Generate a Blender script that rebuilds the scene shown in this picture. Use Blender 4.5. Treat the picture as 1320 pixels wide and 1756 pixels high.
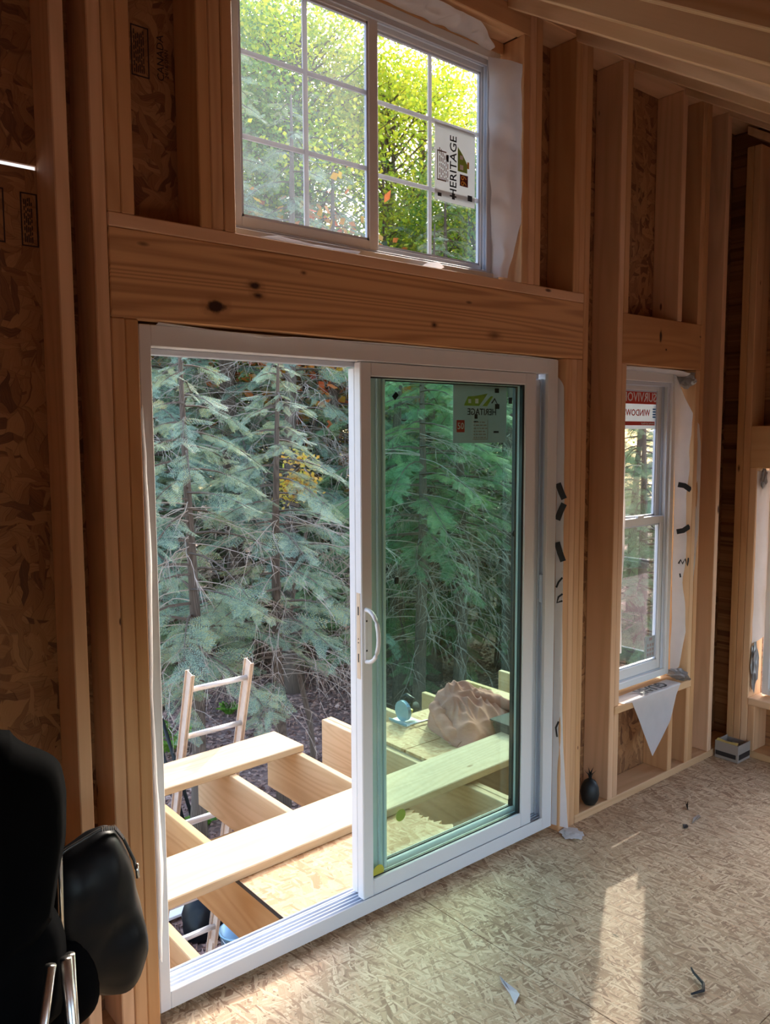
import bpy, bmesh, math, random
import numpy as np
from mathutils import Vector, Matrix, Euler
from mathutils import noise as mnoise

random.seed(7)
for o in list(bpy.data.objects):
    bpy.data.objects.remove(o)
scn = bpy.context.scene
COL = scn.collection

# ------------------------------------------------------------------ camera
F_PX, YAW, PITCH, ROLL = 1393.15, 0.6927, 0.0944, -0.0041
CAM = Vector((-0.917, -2.1437, 1.7354))
cd = bpy.data.cameras.new('camera')
cam = bpy.data.objects.new('camera', cd)
COL.objects.link(cam)
f0 = Vector((math.sin(YAW), math.cos(YAW), 0)); r0 = Vector((math.cos(YAW), -math.sin(YAW), 0)); u0 = Vector((0, 0, 1))
fw = f0 * math.cos(PITCH) - u0 * math.sin(PITCH)
up = u0 * math.cos(PITCH) + f0 * math.sin(PITCH)
rt = r0 * math.cos(ROLL) + up * math.sin(ROLL)
up = up * math.cos(ROLL) - r0 * math.sin(ROLL)
M = Matrix((rt, up, -fw)).transposed().to_4x4()
M.translation = CAM
cam.matrix_world = M
cd.sensor_fit = 'VERTICAL'; cd.sensor_height = 36.0; cd.sensor_width = 36.0 * 1320 / 1756
cd.lens = F_PX * 36.0 / 1756
cd.clip_start = 0.05; cd.clip_end = 300
scn.camera = cam

# ------------------------------------------------------------------ world, sun, daylight, exposure
SUNDIR = Vector((0.85, 0.525, 0.625)).normalized()      # towards the sun
wd = bpy.data.worlds.new('world'); scn.world = wd; wd.use_nodes = True
wn = wd.node_tree.nodes; wl = wd.node_tree.links
bg = wn['Background']
sky = wn.new('ShaderNodeTexSky'); sky.sky_type = 'NISHITA'; sky.sun_disc = False
sky.sun_elevation = math.radians(32); sky.sun_rotation = math.radians(58); sky.dust_density = 2.5; sky.air_density = 1.0
wl.new(sky.outputs[0], bg.inputs[0]); bg.inputs[1].default_value = 0.95
sl = bpy.data.lights.new('sun', 'SUN'); sl.energy = 3.4; sl.angle = math.radians(0.7); sl.color = (1.0, 0.93, 0.80)
so = bpy.data.objects.new('sun', sl); COL.objects.link(so)
so.rotation_euler = (-SUNDIR).to_track_quat('-Z', 'Y').to_euler(); so.location = (12, 8, 12)
scn.view_settings.view_transform = 'Standard'
scn.view_settings.look = 'None'
scn.view_settings.exposure = 0.18
scn.view_settings.gamma = 1.0
scn.view_settings.use_curve_mapping = False

# ------------------------------------------------------------------ helpers
WM = {}
def tag(o, label=None, cat=None, group=None, kind=None):
    if label: o['label'] = label
    if cat: o['category'] = cat
    if group: o['group'] = group
    if kind: o['kind'] = kind
    return o
def link(o, parent=None, mw=None):
    mw = mw or Matrix.Identity(4)
    COL.objects.link(o)
    if parent is not None:
        o.parent = parent
        o.matrix_parent_inverse = WM[parent].inverted()
    o.matrix_basis = mw
    WM[o] = mw.copy()
    return o
def empty(name, loc=(0, 0, 0), parent=None):
    o = bpy.data.objects.new(name, None); o.empty_display_size = 0.1
    return link(o, parent, Matrix.Translation(Vector(loc)))
def meshobj(name, verts, faces, mat, parent=None, mw=None, smooth=False):
    me = bpy.data.meshes.new(name)
    me.from_pydata([tuple(v) for v in verts], [], [tuple(f) for f in faces])
    if mat: me.materials.append(mat)
    if smooth:
        me.polygons.foreach_set('use_smooth', [True] * len(me.polygons))
    me.update()
    return link(bpy.data.objects.new(name, me), parent, mw)
def bmobj(name, bm, mat, parent=None, mw=None, smooth=False):
    me = bpy.data.meshes.new(name); bm.to_mesh(me); bm.free()
    if mat: me.materials.append(mat)
    if smooth:
        me.polygons.foreach_set('use_smooth', [True] * len(me.polygons))
    return link(bpy.data.objects.new(name, me), parent, mw)
def bm_box(bm, x0, x1, y0, y1, z0, z1, bev=0.0):
    r = bmesh.ops.create_cube(bm, size=1.0)
    vs = r['verts']
    for v in vs:
        v.co = Vector(((x0 + x1) / 2 + v.co.x * (x1 - x0), (y0 + y1) / 2 + v.co.y * (y1 - y0), (z0 + z1) / 2 + v.co.z * (z1 - z0)))
    if bev > 0:
        es = list({e for v in vs for e in v.link_edges})
        bmesh.ops.bevel(bm, geom=es, offset=bev, segments=1, affect='EDGES', profile=0.5)
    return vs
def board(name, parent, x0, x1, y0, y1, z0, z1, mat, bev=0.003, rot=0.0, tilt=0.0):
    """box whose local X is its longest side, so grain runs along it"""
    d = (x1 - x0, y1 - y0, z1 - z0); c = Vector(((x0 + x1) / 2, (y0 + y1) / 2, (z0 + z1) / 2))
    k = max(range(3), key=lambda i: d[i])
    dl = (d[k], d[(k + 1) % 3], d[(k + 2) % 3])
    R = Matrix.Identity(4)
    for j in range(3):
        for i in range(3): R[i][j] = 1.0 if i == (k + j) % 3 else 0.0
    bm = bmesh.new()
    bm_box(bm, -dl[0] / 2, dl[0] / 2, -dl[1] / 2, dl[1] / 2, -dl[2] / 2, dl[2] / 2, bev)
    mw = Matrix.Translation(c) @ Matrix.Rotation(rot, 4, 'Z') @ Matrix.Rotation(tilt, 4, 'Y') @ R
    return bmobj(name, bm, mat, parent, mw)
def bx(name, parent, x0, x1, y0, y1, z0, z1, mat, bev=0.002):
    bm = bmesh.new(); bm_box(bm, x0, x1, y0, y1, z0, z1, bev)
    return bmobj(name, bm, mat, parent)
def multi(name, parent, boxes, mat, bev=0.0):
    bm = bmesh.new()
    for b in boxes: bm_box(bm, *b, bev)
    return bmobj(name, bm, mat, parent)
def tube_geo(pts, radii, n=8, cap=True):
    pts = [Vector(p) for p in pts]; V = []; Fc = []
    for i, p in enumerate(pts):
        t = (pts[min(i + 1, len(pts) - 1)] - pts[max(i - 1, 0)]).normalized()
        a = Vector((0, 0, 1)) if abs(t.z) < 0.9 else Vector((1, 0, 0))
        u = t.cross(a).normalized(); w = t.cross(u)
        r = radii[i] if hasattr(radii, '__len__') else radii
        for k in range(n):
            th = 2 * math.pi * k / n
            V.append(p + u * math.cos(th) * r + w * math.sin(th) * r)
    for i in range(len(pts) - 1):
        for k in range(n):
            Fc.append((i * n + k, i * n + (k + 1) % n, (i + 1) * n + (k + 1) % n, (i + 1) * n + k))
    if cap:
        Fc.append(tuple(range(n - 1, -1, -1))); Fc.append(tuple((len(pts) - 1) * n + k for k in range(n)))
    return V, Fc
def tube(name, parent, pts, radii, mat, n=8):
    V, Fc = tube_geo(pts, radii, n)
    return meshobj(name, V, Fc, mat, parent, smooth=True)
def merge(geos):
    V = []; Fc = []
    for v, f in geos:
        o = len(V); V += list(v); Fc += [tuple(i + o for i in q) for q in f]
    return V, Fc
def pillow_geo(outline, thick, axis_u, axis_v, axis_n, org, rings=7, noise=0.0, seed=0, p=0.5):
    """puffed closed shell over a star-shaped outline"""
    n = len(outline); cx = sum(q[0] for q in outline) / n; cy = sum(q[1] for q in outline) / n
    V = []; Fc = []; U = Vector(axis_u); W = Vector(axis_v); N = Vector(axis_n); O = Vector(org)
    def pt(px, py, d):
        v = O + U * px + W * py + N * d
        if noise:
            v = v + N * noise * (mnoise.noise(v * 7 + Vector((seed, 0, 0))) + 0.6 * mnoise.noise(v * 17 + Vector((seed, 3, 0))))
        return v
    V.append(pt(cx, cy, thick / 2)); V.append(pt(cx, cy, -thick / 2))
    idx = {}
    for s in (1, -1):
        for k in range(1, rings + 1):
            r = k / rings
            if s == -1 and k == rings:
                for i in range(n): idx[(s, k, i)] = idx[(1, k, i)]
                continue
            h = s * thick / 2 * max(0.0, 1 - r ** 2.6) ** p
            for i, q in enumerate(outline):
                idx[(s, k, i)] = len(V); V.append(pt(cx + (q[0] - cx) * r, cy + (q[1] - cy) * r, h))
        for i in range(n):
            j = (i + 1) % n; a = 0 if s == 1 else 1
            f = (a, idx[(s, 1, i)], idx[(s, 1, j)])
            Fc.append(f if s == 1 else f[::-1])
            for k in range(1, rings):
                f = (idx[(s, k, i)], idx[(s, k + 1, i)], idx[(s, k + 1, j)], idx[(s, k, j)])
                Fc.append(f if s == 1 else f[::-1])
    return V, Fc
def smooth_outline(pts, it=2):
    for _ in range(it):
        q = []
        for i in range(len(pts)):
            a = pts[i]; b = pts[(i + 1) % len(pts)]
            q += [(0.75 * a[0] + 0.25 * b[0], 0.75 * a[1] + 0.25 * b[1]), (0.25 * a[0] + 0.75 * b[0], 0.25 * a[1] + 0.75 * b[1])]
        pts = q
    return pts
def interp(poly, t):
    n = len(poly) - 1; s = min(int(t * n), n - 1); f = t * n - s
    return Vector(poly[s]).lerp(Vector(poly[s + 1]), f)
def sheet(name, parent, A, B, mat, nu=10, nv=24, amp=0.006, freq=9.0, bulge=(0, 0, 0), seed=0):
    """crinkled film ruled between two polylines A and B"""
    V = []; Fc = []; bl = Vector(bulge)
    for j in range(nv + 1):
        a = interp(A, j / nv); b = interp(B, j / nv)
        for i in range(nu + 1):
            s = i / nu
            p = a.lerp(b, s) + bl * math.sin(math.pi * s)
            q = p * freq + Vector((seed * 3.1, 0, 0))
            w = 0.25 + 0.75 * math.sin(math.pi * min(1, s * 0.9 + 0.05))
            d = Vector((mnoise.noise(q), mnoise.noise(q + Vector((9, 2, 4))), mnoise.noise(q + Vector((3, 8, 1))) * 0.5)) * amp * w
            V.append(p + d)
    for j in range(nv):
        for i in range(nu):
            k = j * (nu + 1) + i
            Fc.append((k, k + 1, k + nu + 2, k + nu + 1))
    return meshobj(name, V, Fc, mat, parent, smooth=True)
def text(name, parent, body, size, mat, origin, ux, uy, align='CENTER', extrude=0.0003, bold=0.0):
    cu = bpy.data.curves.new('tmp', 'FONT'); cu.body = body; cu.size = size; cu.extrude = extrude; cu.offset = bold
    cu.align_x = align; cu.align_y = 'CENTER'; cu.resolution_u = 2
    to = bpy.data.objects.new('tmp', cu); COL.objects.link(to)
    dg = bpy.context.evaluated_depsgraph_get()
    me = bpy.data.meshes.new_from_object(to.evaluated_get(dg))
    bpy.data.objects.remove(to); bpy.data.curves.remove(cu)
    me.materials.clear(); me.materials.append(mat); me.name = name
    ux = Vector(ux); uy = Vector(uy); uz = ux.cross(uy)
    mw = Matrix((ux, uy, uz)).transposed().to_4x4(); mw.translation = Vector(origin)
    for v in me.vertices: v.co = mw @ v.co
    return link(bpy.data.objects.new(name, me), parent)
def quads_mesh(name, V, mat):
    """V: (N,4,3) array of separate quads"""
    n = len(V); me = bpy.data.meshes.new(name)
    me.vertices.add(n * 4); me.vertices.foreach_set('co', np.ascontiguousarray(V, dtype=np.float32).ravel())
    me.loops.add(n * 4); me.loops.foreach_set('vertex_index', np.arange(n * 4, dtype=np.int32))
    me.polygons.add(n); me.polygons.foreach_set('loop_start', np.arange(0, n * 4, 4, dtype=np.int32))
    me.polygons.foreach_set('loop_total', np.full(n, 4, dtype=np.int32))
    me.materials.append(mat); me.update(calc_edges=True)
    return me

# ------------------------------------------------------------------ materials
class NT:
    def __init__(s, name):
        s.m = bpy.data.materials.new(name); s.m.use_nodes = True
        s.n = s.m.node_tree.nodes; s.l = s.m.node_tree.links
        s.b = s.n['Principled BSDF']; s.out = s.n['Material Output']
    def new(s, t, **kw):
        nd = s.n.new(t)
        for k, v in kw.items(): setattr(nd, k, v)
        return nd
    def put(s, sock, v):
        if hasattr(v, 'is_output'): s.l.new(v, sock)
        elif v is not None:
            sock.default_value = v
    def math(s, op, a, b=None, c=None, clamp=False):
        nd = s.new('ShaderNodeMath', operation=op, use_clamp=clamp)
        s.put(nd.inputs[0], a); s.put(nd.inputs[1], b) if b is not None else 0
        if c is not None: s.put(nd.inputs[2], c)
        return nd.outputs[0]
    def vmath(s, op, a, b=None):
        nd = s.new('ShaderNodeVectorMath', operation=op)
        s.put(nd.inputs[0], a)
        if b is not None: s.put(nd.inputs[1], b)
        return nd.outputs['Value'] if op in ('LENGTH', 'DISTANCE', 'DOT_PRODUCT') else nd.outputs[0]
    def mix(s, f, a, b, blend='MIX'):
        nd = s.new('ShaderNodeMix', data_type='RGBA', blend_type=blend)
        s.put(nd.inputs[0], f); s.put(nd.inputs[6], a); s.put(nd.inputs[7], b)
        return nd.outputs[2]
    def ramp(s, f, stops, interp='LINEAR'):
        nd = s.new('ShaderNodeValToRGB'); cr = nd.color_ramp; cr.interpolation = interp
        while len(cr.elements) < len(stops): cr.elements.new(0.5)
        for e, (p, c) in zip(cr.elements, stops):
            e.position = p; e.color = (*c, 1) if len(c) == 3 else c
        s.put(nd.inputs[0], f)
        return nd.outputs[0]
    def noise(s, v, scale=5.0, detail=2.0, rough=0.5, dim='3D'):
        nd = s.new('ShaderNodeTexNoise', noise_dimensions=dim); s.put(nd.inputs['Vector'], v)
        nd.inputs['Scale'].default_value = scale; nd.inputs['Detail'].default_value = detail; nd.inputs['Roughness'].default_value = rough
        return nd
    def voro(s, v, scale=1.0, feature='F1', dim='3D'):
        nd = s.new('ShaderNodeTexVoronoi', feature=feature, voronoi_dimensions=dim); s.put(nd.inputs['Vector'], v)
        nd.inputs['Scale'].default_value = scale
        return nd
    def bump(s, h, strength=0.3, dist=0.002):
        nd = s.new('ShaderNodeBump'); nd.inputs['Strength'].default_value = strength; nd.inputs['Distance'].default_value = dist
        s.put(nd.inputs['Height'], h); s.l.new(nd.outputs[0], s.b.inputs['Normal'])
def c4(c): return (c[0], c[1], c[2], 1.0)
def plain(name, col, rough=0.5, metal=0.0, var=0.06, scale=12.0, spec=0.5, coat=0.0):
    t = NT(name); tc = t.new('ShaderNodeTexCoord')
    nz = t.noise(tc.outputs['Object'], scale, 3.0)
    t.put(t.b.inputs['Base Color'], t.mix(nz.outputs[0], c4([x * (1 - var) for x in col]), c4([min(1, x * (1 + var)) for x in col])))
    t.b.inputs['Roughness'].default_value = rough; t.b.inputs['Metallic'].default_value = metal
    t.b.inputs['Specular IOR Level'].default_value = spec
    if coat: t.b.inputs['Coat Weight'].default_value = coat
    return t.m
def wood(name, light, dark, knotc, lines=55.0, contrast=0.5, knots=(), knot_rate=0.35, rough=0.65, var=0.16, gs=(0.55, 5.5)):
    t = NT(name); tc = t.new('ShaderNodeTexCoord'); oi = t.new('ShaderNodeObjectInfo')
    rnd = oi.outputs['Random']
    off = t.new('ShaderNodeCombineXYZ')
    t.put(off.inputs[0], t.math('MULTIPLY', rnd, 37.0)); t.put(off.inputs[1], t.math('MULTIPLY', rnd, 91.0)); t.put(off.inputs[2], t.math('MULTIPLY', rnd, 53.0))
    obj = tc.outputs['Object']
    p = t.vmath('ADD', obj, off.outputs[0]) if not knots else obj
    g = t.noise(t.vmath('MULTIPLY', p, (gs[0], gs[1], gs[1])), 1.0, 1.5, 0.45)
    ln = t.math('MULTIPLY_ADD', t.math('SINE', t.math('MULTIPLY', g.outputs[0], lines * 2.2)), 0.5, 0.5)
    ln = t.math('POWER', ln, 1.6)
    fine = t.noise(t.vmath('MULTIPLY', p, (3.0, 160.0, 160.0)), 1.0, 2.0)
    f = t.math('ADD', t.math('MULTIPLY', ln, contrast), t.math('MULTIPLY', t.math('SUBTRACT', fine.outputs[0], 0.5), 0.35), clamp=True)
    col = t.mix(f, c4(light), c4(dark))
    big = t.noise(t.vmath('MULTIPLY', p, (1.2, 3.0, 3.0)), 1.0, 2.0)
    col = t.mix(t.math('MULTIPLY', t.math('SUBTRACT', big.outputs[0], 0.35, clamp=True), 0.8), col, c4([light[0] * 1.05, light[1] * 0.9, light[2] * 0.72]))
    # knots
    v = t.voro(t.vmath('MULTIPLY', p, (3.2, 9.0, 9.0)), 1.0)
    sep = t.new('ShaderNodeSeparateColor'); t.put(sep.inputs[0], v.outputs['Color'])
    gate = t.math('LESS_THAN', sep.outputs[0], knot_rate)
    rad = t.math('MULTIPLY_ADD', sep.outputs[1], 0.07, 0.03)
    km = t.math('MULTIPLY', t.math('SUBTRACT', 1.0, t.math('DIVIDE', v.outputs['Distance'], rad), clamp=True), gate)
    km = t.math('MULTIPLY', km, 2.2, clamp=True)
    col = t.mix(km, col, c4(knotc))
    for (kx, ky, rx, ry, dk) in knots:      # known knots on the wide face (local X along, local Z up the face)
        sp = t.new('ShaderNodeSeparateXYZ'); t.put(sp.inputs[0], obj)
        wob = t.noise(obj, 40.0, 2.0)
        ex = t.math('DIVIDE', t.math('SUBTRACT', sp.outputs[0], kx), rx)
        ey = t.math('DIVIDE', t.math('SUBTRACT', sp.outputs[2], ky), ry)
        d = t.math('SQRT', t.math('ADD', t.math('MULTIPLY', ex, ex), t.math('MULTIPLY', ey, ey)))
        d = t.math('ADD', d, t.math('MULTIPLY_ADD', wob.outputs[0], 0.9, -0.45))
        core = t.math('MULTIPLY', t.math('SUBTRACT', 1.0, d, clamp=True), dk * 2.4, clamp=True)
        ring = t.math('MULTIPLY', t.math('SUBTRACT', 1.7, d, clamp=True), 0.6, clamp=True)
        col = t.mix(ring, col, c4(dark)); col = t.mix(core, col, c4(knotc))
    hsv = t.new('ShaderNodeHueSaturation')
    t.put(hsv.inputs['Value'], t.math('MULTIPLY_ADD', rnd, var * 2, 1 - var)); t.put(hsv.inputs['Saturation'], t.math('MULTIPLY_ADD', rnd, -0.2, 1.08))
    t.put(hsv.inputs['Color'], col)
    t.l.new(hsv.outputs[0], t.b.inputs['Base Color'])
    t.b.inputs['Roughness'].default_value = rough; t.b.inputs['Specular IOR Level'].default_value = 0.3
    t.bump(t.math('ADD', ln, fine.outputs[0]), 0.12, 0.001)
    return t.m
def osb(name, base, ramp_cols, plane='XY', length=0.085, width=0.017, rough=0.62, slit=(0.10, 0.06, 0.035), slitamt=0.55, sat=1.0):
    t = NT(name); tc = t.new('ShaderNodeTexCoord'); obj = tc.outputs['Object']
    if plane == 'XZ':
        s_ = t.new('ShaderNodeSeparateXYZ'); t.put(s_.inputs[0], obj); cb = t.new('ShaderNodeCombineXYZ')
        t.put(cb.inputs[0], s_.outputs[0]); t.put(cb.inputs[1], s_.outputs[2]); obj = cb.outputs[0]
    warp = t.noise(obj, 9.0, 2.0)
    wa = 0.075 if plane == 'XZ' else 0.03
    p = t.vmath('ADD', obj, t.vmath('MULTIPLY', t.vmath('SUBTRACT', warp.outputs['Color'], (0.5, 0.5, 0.5)), (wa, wa, 0.0)))
    col = None; hgt = None
    stops = [(i / (len(ramp_cols) - 1), c) for i, c in enumerate(ramp_cols)]
    for i, (ang, sc, thr) in enumerate([(20, 1.0, -1), (-35, 0.9, 0.45), (78, 1.15, 0.55), (-8, 0.8, 0.62), (48, 1.3, 0.62), (115, 1.0, 0.66), (-62, 1.6, 0.72), (8, 0.6, 0.72), (-100, 0.7, 0.75)]):
        mp = t.new('ShaderNodeMapping'); t.put(mp.inputs[0], p)
        mp.inputs['Rotation'].default_value = (0, 0, math.radians(ang)); mp.inputs['Location'].default_value = (i * 3.7, i * 1.9, 0)
        q = t.vmath('MULTIPLY', mp.outputs[0], (1 / (length * sc), 1 / (width * sc), 0))
        v = t.voro(q, 1.0, 'F1', '2D'); ed = t.voro(q, 1.0, 'DISTANCE_TO_EDGE', '2D')
        sp = t.new('ShaderNodeSeparateColor'); t.put(sp.inputs[0], v.outputs['Color'])
        stk = t.noise(t.vmath('MULTIPLY', mp.outputs[0], (14, 420, 0)), 1.0, 2.0)
        tone = t.math('ADD', sp.outputs[1], t.math('MULTIPLY', t.math('SUBTRACT', stk.outputs[0], 0.5), 0.5), clamp=True)
        c = t.ramp(tone, stops)
        e = t.math('MULTIPLY', t.math('SUBTRACT', 1.0, t.math('MULTIPLY', ed.outputs['Distance'], 14.0), clamp=True), slitamt)
        e = t.math('MULTIPLY', e, t.math('GREATER_THAN', sp.outputs[2], 0.45))
        c = t.mix(e, c, c4(slit))
        if col is None: col = c; hgt = sp.outputs[1]
        else:
            m = t.math('GREATER_THAN', sp.outputs[0], thr)
            col = t.mix(m, col, c)
            mh = t.new('ShaderNodeMix', data_type='FLOAT'); t.put(mh.inputs[0], m); t.put(mh.inputs[2], hgt); t.put(mh.inputs[3], sp.outputs[1]); hgt = mh.outputs[0]
    big = t.noise(obj, 1.7, 3.0)
    col = t.mix(t.math('MULTIPLY', t.math('SUBTRACT', big.outputs[0], 0.4, clamp=True), 0.9), col, c4(base))
    t.put(t.b.inputs['Base Color'], col)
    t.b.inputs['Roughness'].default_value = rough; t.b.inputs['Specular IOR Level'].default_value = 0.35
    t.bump(hgt, 0.25, 0.0012)
    return t.m
def glass(name, tint, refl=1.0, haze=0.0, hazecol=(0.9, 0.92, 0.95)):
    t = NT(name); t.n.remove(t.b)
    tr = t.new('ShaderNodeBsdfTransparent'); tr.inputs[0].default_value = c4(tint)
    gl = t.new('ShaderNodeBsdfGlossy'); gl.inputs['Roughness'].default_value = 0.02
    fr = t.new('ShaderNodeFresnel'); fr.inputs[0].default_value = 1.5
    mx = t.new('ShaderNodeMixShader'); t.put(mx.inputs[0], t.math('MULTIPLY', fr.outputs[0], refl)); t.l.new(tr.outputs[0], mx.inputs[1]); t.l.new(gl.outputs[0], mx.inputs[2])
    res = mx.outputs[0]
    if haze > 0:
        tl = t.new('ShaderNodeBsdfTranslucent'); tl.inputs[0].default_value = c4(hazecol)
        tc = t.new('ShaderNodeTexCoord'); nz = t.noise(tc.outputs['Object'], 3.0, 4.0, 0.6)
        m2 = t.new('ShaderNodeMixShader'); t.put(m2.inputs[0], t.math('MULTIPLY', t.math('MULTIPLY_ADD', nz.outputs[0], 1.2, 0.4), haze))
        t.l.new(res, m2.inputs[1]); t.l.new(tl.outputs[0], m2.inputs[2]); res = m2.outputs[0]
    t.l.new(res, t.out.inputs[0])
    return t.m
def film(name, col, trans=0.45, rough=0.45):
    t = NT(name); tc = t.new('ShaderNodeTexCoord'); nz = t.noise(tc.outputs['Object'], 25.0, 3.0)
    col_ = t.mix(nz.outputs[0], c4([x * 0.92 for x in col]), c4(col))
    t.put(t.b.inputs['Base Color'], col_); t.b.inputs['Roughness'].default_value = rough
    tl = t.new('ShaderNodeBsdfTranslucent'); t.put(tl.inputs[0], col_)
    mx = t.new('ShaderNodeMixShader'); mx.inputs[0].default_value = trans
    t.l.new(t.b.outputs[0], mx.inputs[1]); t.l.new(tl.outputs[0], mx.inputs[2]); t.l.new(mx.outputs[0], t.out.inputs[0])
    t.bump(nz.outputs[0], 0.4, 0.004)
    return t.m
def foliage(name, cols, trans=0.35, rough=0.55):
    t = NT(name); ge = t.new('ShaderNodeNewGeometry'); tc = t.new('ShaderNodeTexCoord')
    nz = t.noise(tc.outputs['Object'], 1.8, 3.0)
    oi = t.new('ShaderNodeObjectInfo')
    f = t.math('ADD', t.math('MULTIPLY', ge.outputs['Random Per Island'], 0.6), t.math('MULTIPLY_ADD', nz.outputs[0], 1.3, t.math('MULTIPLY_ADD', oi.outputs['Random'], .22, -0.55)), clamp=True)
    col = t.ramp(f, [(i / (len(cols) - 1), c) for i, c in enumerate(cols)])
    t.put(t.b.inputs['Base Color'], col); t.b.inputs['Roughness'].default_value = rough
    tl = t.new('ShaderNodeBsdfTranslucent'); t.put(tl.inputs[0], col)
    mx = t.new('ShaderNodeMixShader'); mx.inputs[0].default_value = trans
    t.l.new(t.b.outputs[0], mx.inputs[1]); t.l.new(tl.outputs[0], mx.inputs[2]); t.l.new(mx.outputs[0], t.out.inputs[0])
    return t.m

STUD = wood('stud_lumber', (0.70, 0.40, 0.205), (0.54, 0.275, 0.125), (0.13, 0.05, 0.025), 30, 0.45, knot_rate=0.7, var=0.14)
RAFTER = wood('rafter_lumber', (0.77, 0.50, 0.29), (0.57, 0.325, 0.155), (0.16, 0.07, 0.03), 34, 0.55, knot_rate=0.2)
HEADER = wood('header_lumber', (0.70, 0.38, 0.165), (0.32, 0.135, 0.045), (0.05, 0.018, 0.01), 62, 0.66, gs=(0.22, 7.5),
              knots=[(-0.706, -0.062, 0.034, 0.020, 1.0), (-0.576, 0.012, 0.024, 0.013, 0.7), (-0.565, -0.016, 0.022, 0.010, 0.5), (0.155, -0.044, 0.014, 0.011, 0.5), (0.467, -0.057, 0.034, 0.014, 0.25), (-0.40, 0.07, 0.01, 0.006, 0.4)], knot_rate=0.06)
SILLWOOD = wood('sill_lumber', (0.74, 0.46, 0.25), (0.58, 0.32, 0.15), (0.14, 0.06, 0.03), 26, 0.4)
DECKWOOD = wood('treated_lumber', (0.58, 0.40, 0.21), (0.44, 0.27, 0.115), (0.26, 0.13, 0.05), 42, 0.5, knot_rate=0.12, var=0.06)
PLANKWOOD = wood('plank_lumber', (0.60, 0.455, 0.28), (0.47, 0.315, 0.165), (0.30, 0.16, 0.07), 34, 0.45, knot_rate=0.10, var=0.05)
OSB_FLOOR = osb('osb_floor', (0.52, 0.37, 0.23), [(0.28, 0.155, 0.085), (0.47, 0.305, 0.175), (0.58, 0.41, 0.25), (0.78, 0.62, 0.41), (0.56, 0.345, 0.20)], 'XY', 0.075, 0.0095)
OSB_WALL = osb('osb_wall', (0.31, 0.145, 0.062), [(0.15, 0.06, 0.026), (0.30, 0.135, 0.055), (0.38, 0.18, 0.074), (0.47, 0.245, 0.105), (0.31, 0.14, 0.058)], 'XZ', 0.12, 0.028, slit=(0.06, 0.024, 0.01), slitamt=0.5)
OSB_DECK = osb('osb_deck', (0.52, 0.31, 0.155), [(0.40, 0.20, 0.085), (0.52, 0.31, 0.15), (0.66, 0.46, 0.26), (0.54, 0.31, 0.15)], 'XY', 0.08, 0.016, slit=(0.45, 0.22, 0.10), slitamt=0.4)
VINYL = plain('white_vinyl', (0.80, 0.79, 0.78), 0.35, var=0.02)
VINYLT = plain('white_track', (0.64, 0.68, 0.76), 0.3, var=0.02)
MUNTIN = film('grille_vinyl', (0.80, 0.80, 0.82), 0.40, 0.4)
GASKET = plain('black_gasket', (0.012, 0.014, 0.014), 0.5)
GLASS = glass('window_glass', (0.985, 0.99, 0.988), 0.35)
GLASSHAZE = glass('dusty_window_glass', (0.985, 0.99, 0.99), 0.35, 0.05)
GLASSDOOR = glass('green_tinted_glass', (0.835, 0.94, 0.895), 0.12)
WRAP = film('white_housewrap', (0.90, 0.89, 0.90), 0.45)
BLACKINK = plain('black_print', (0.015, 0.015, 0.018), 0.5)
LABELWHITE = film('label_film', (0.82, 0.82, 0.80), 0.5)
LABELGREY = film('label_film_grey', (0.50, 0.53, 0.52), 0.30)
INKGREEN = plain('green_print', (0.36, 0.52, 0.06), 0.5)
INKRED = plain('red_print', (0.62, 0.05, 0.03), 0.5)
INKDARKRED = plain('dark_red_print', (0.16, 0.02, 0.015), 0.5)
INKBLUE = plain('blue_print', (0.08, 0.25, 0.55), 0.5)
INKBROWN = plain('brown_print', (0.42, 0.30, 0.26), 0.6)
INKWHITE = plain('white_print', (0.88, 0.86, 0.84), 0.5)
INKORANGE = plain('orange_print', (0.85, 0.42, 0.06), 0.5)
STAMP = plain('black_stamp_ink', (0.035, 0.02, 0.014), 0.8)
STICKER = plain('yellow_sticker', (0.50, 0.46, 0.05), 0.5)
LOCKBEIGE = plain('beige_lock_metal', (0.72, 0.55, 0.38), 0.45)
ALU = plain('aluminium', (0.78, 0.78, 0.80), 0.38, 0.35, 0.05)
FIBERGLASS = plain('weathered_rail', (0.62, 0.50, 0.40), 0.6, 0.0, 0.2, 25)
CHROME = plain('chrome', (0.75, 0.72, 0.68), 0.25, 1.0)
STEEL = plain('steel', (0.6, 0.6, 0.62), 0.35, 0.9)
BLACKFAB = plain('black_fabric', (0.0025, 0.0025, 0.003), 0.95, var=0.3, spec=0.04)
BLACKGLOSS = plain('black_leatherette', (0.004, 0.0045, 0.006), 0.42, var=0.3, spec=0.22)
ZIP = plain('dark_zip', (0.10, 0.10, 0.10), 0.35, 0.6)
PINK = plain('dusty_pink_fleece', (0.44, 0.205, 0.165), 0.95, var=0.10, scale=60, spec=0.1)
DARKGREY = plain('dark_grey', (0.035, 0.04, 0.036), 0.85)
TOOLBLUE = plain('tool_blue', (0.22, 0.36, 0.46), 0.35, 0.4)
TOOLYELLOW = plain('tool_yellow', (0.75, 0.60, 0.05), 0.45)
CARTON = plain('grey_carton', (0.36, 0.30, 0.25), 0.8)
CARTONDARK = plain('dark_carton_print', (0.03, 0.022, 0.02), 0.7)
YELLOWPAPER = plain('yellow_paper', (0.62, 0.46, 0.14), 0.8)
PLASTIC = plain('clear_scrap', (0.66, 0.64, 0.66), 0.3)
BARK = wood('bark', (0.16, 0.12, 0.09), (0.07, 0.05, 0.04), (0.04, 0.03, 0.025), 90, 0.8, knot_rate=0.2, rough=0.95)
TWIG = plain('dead_twigs', (0.42, 0.33, 0.26), 0.9, var=0.3)
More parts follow.
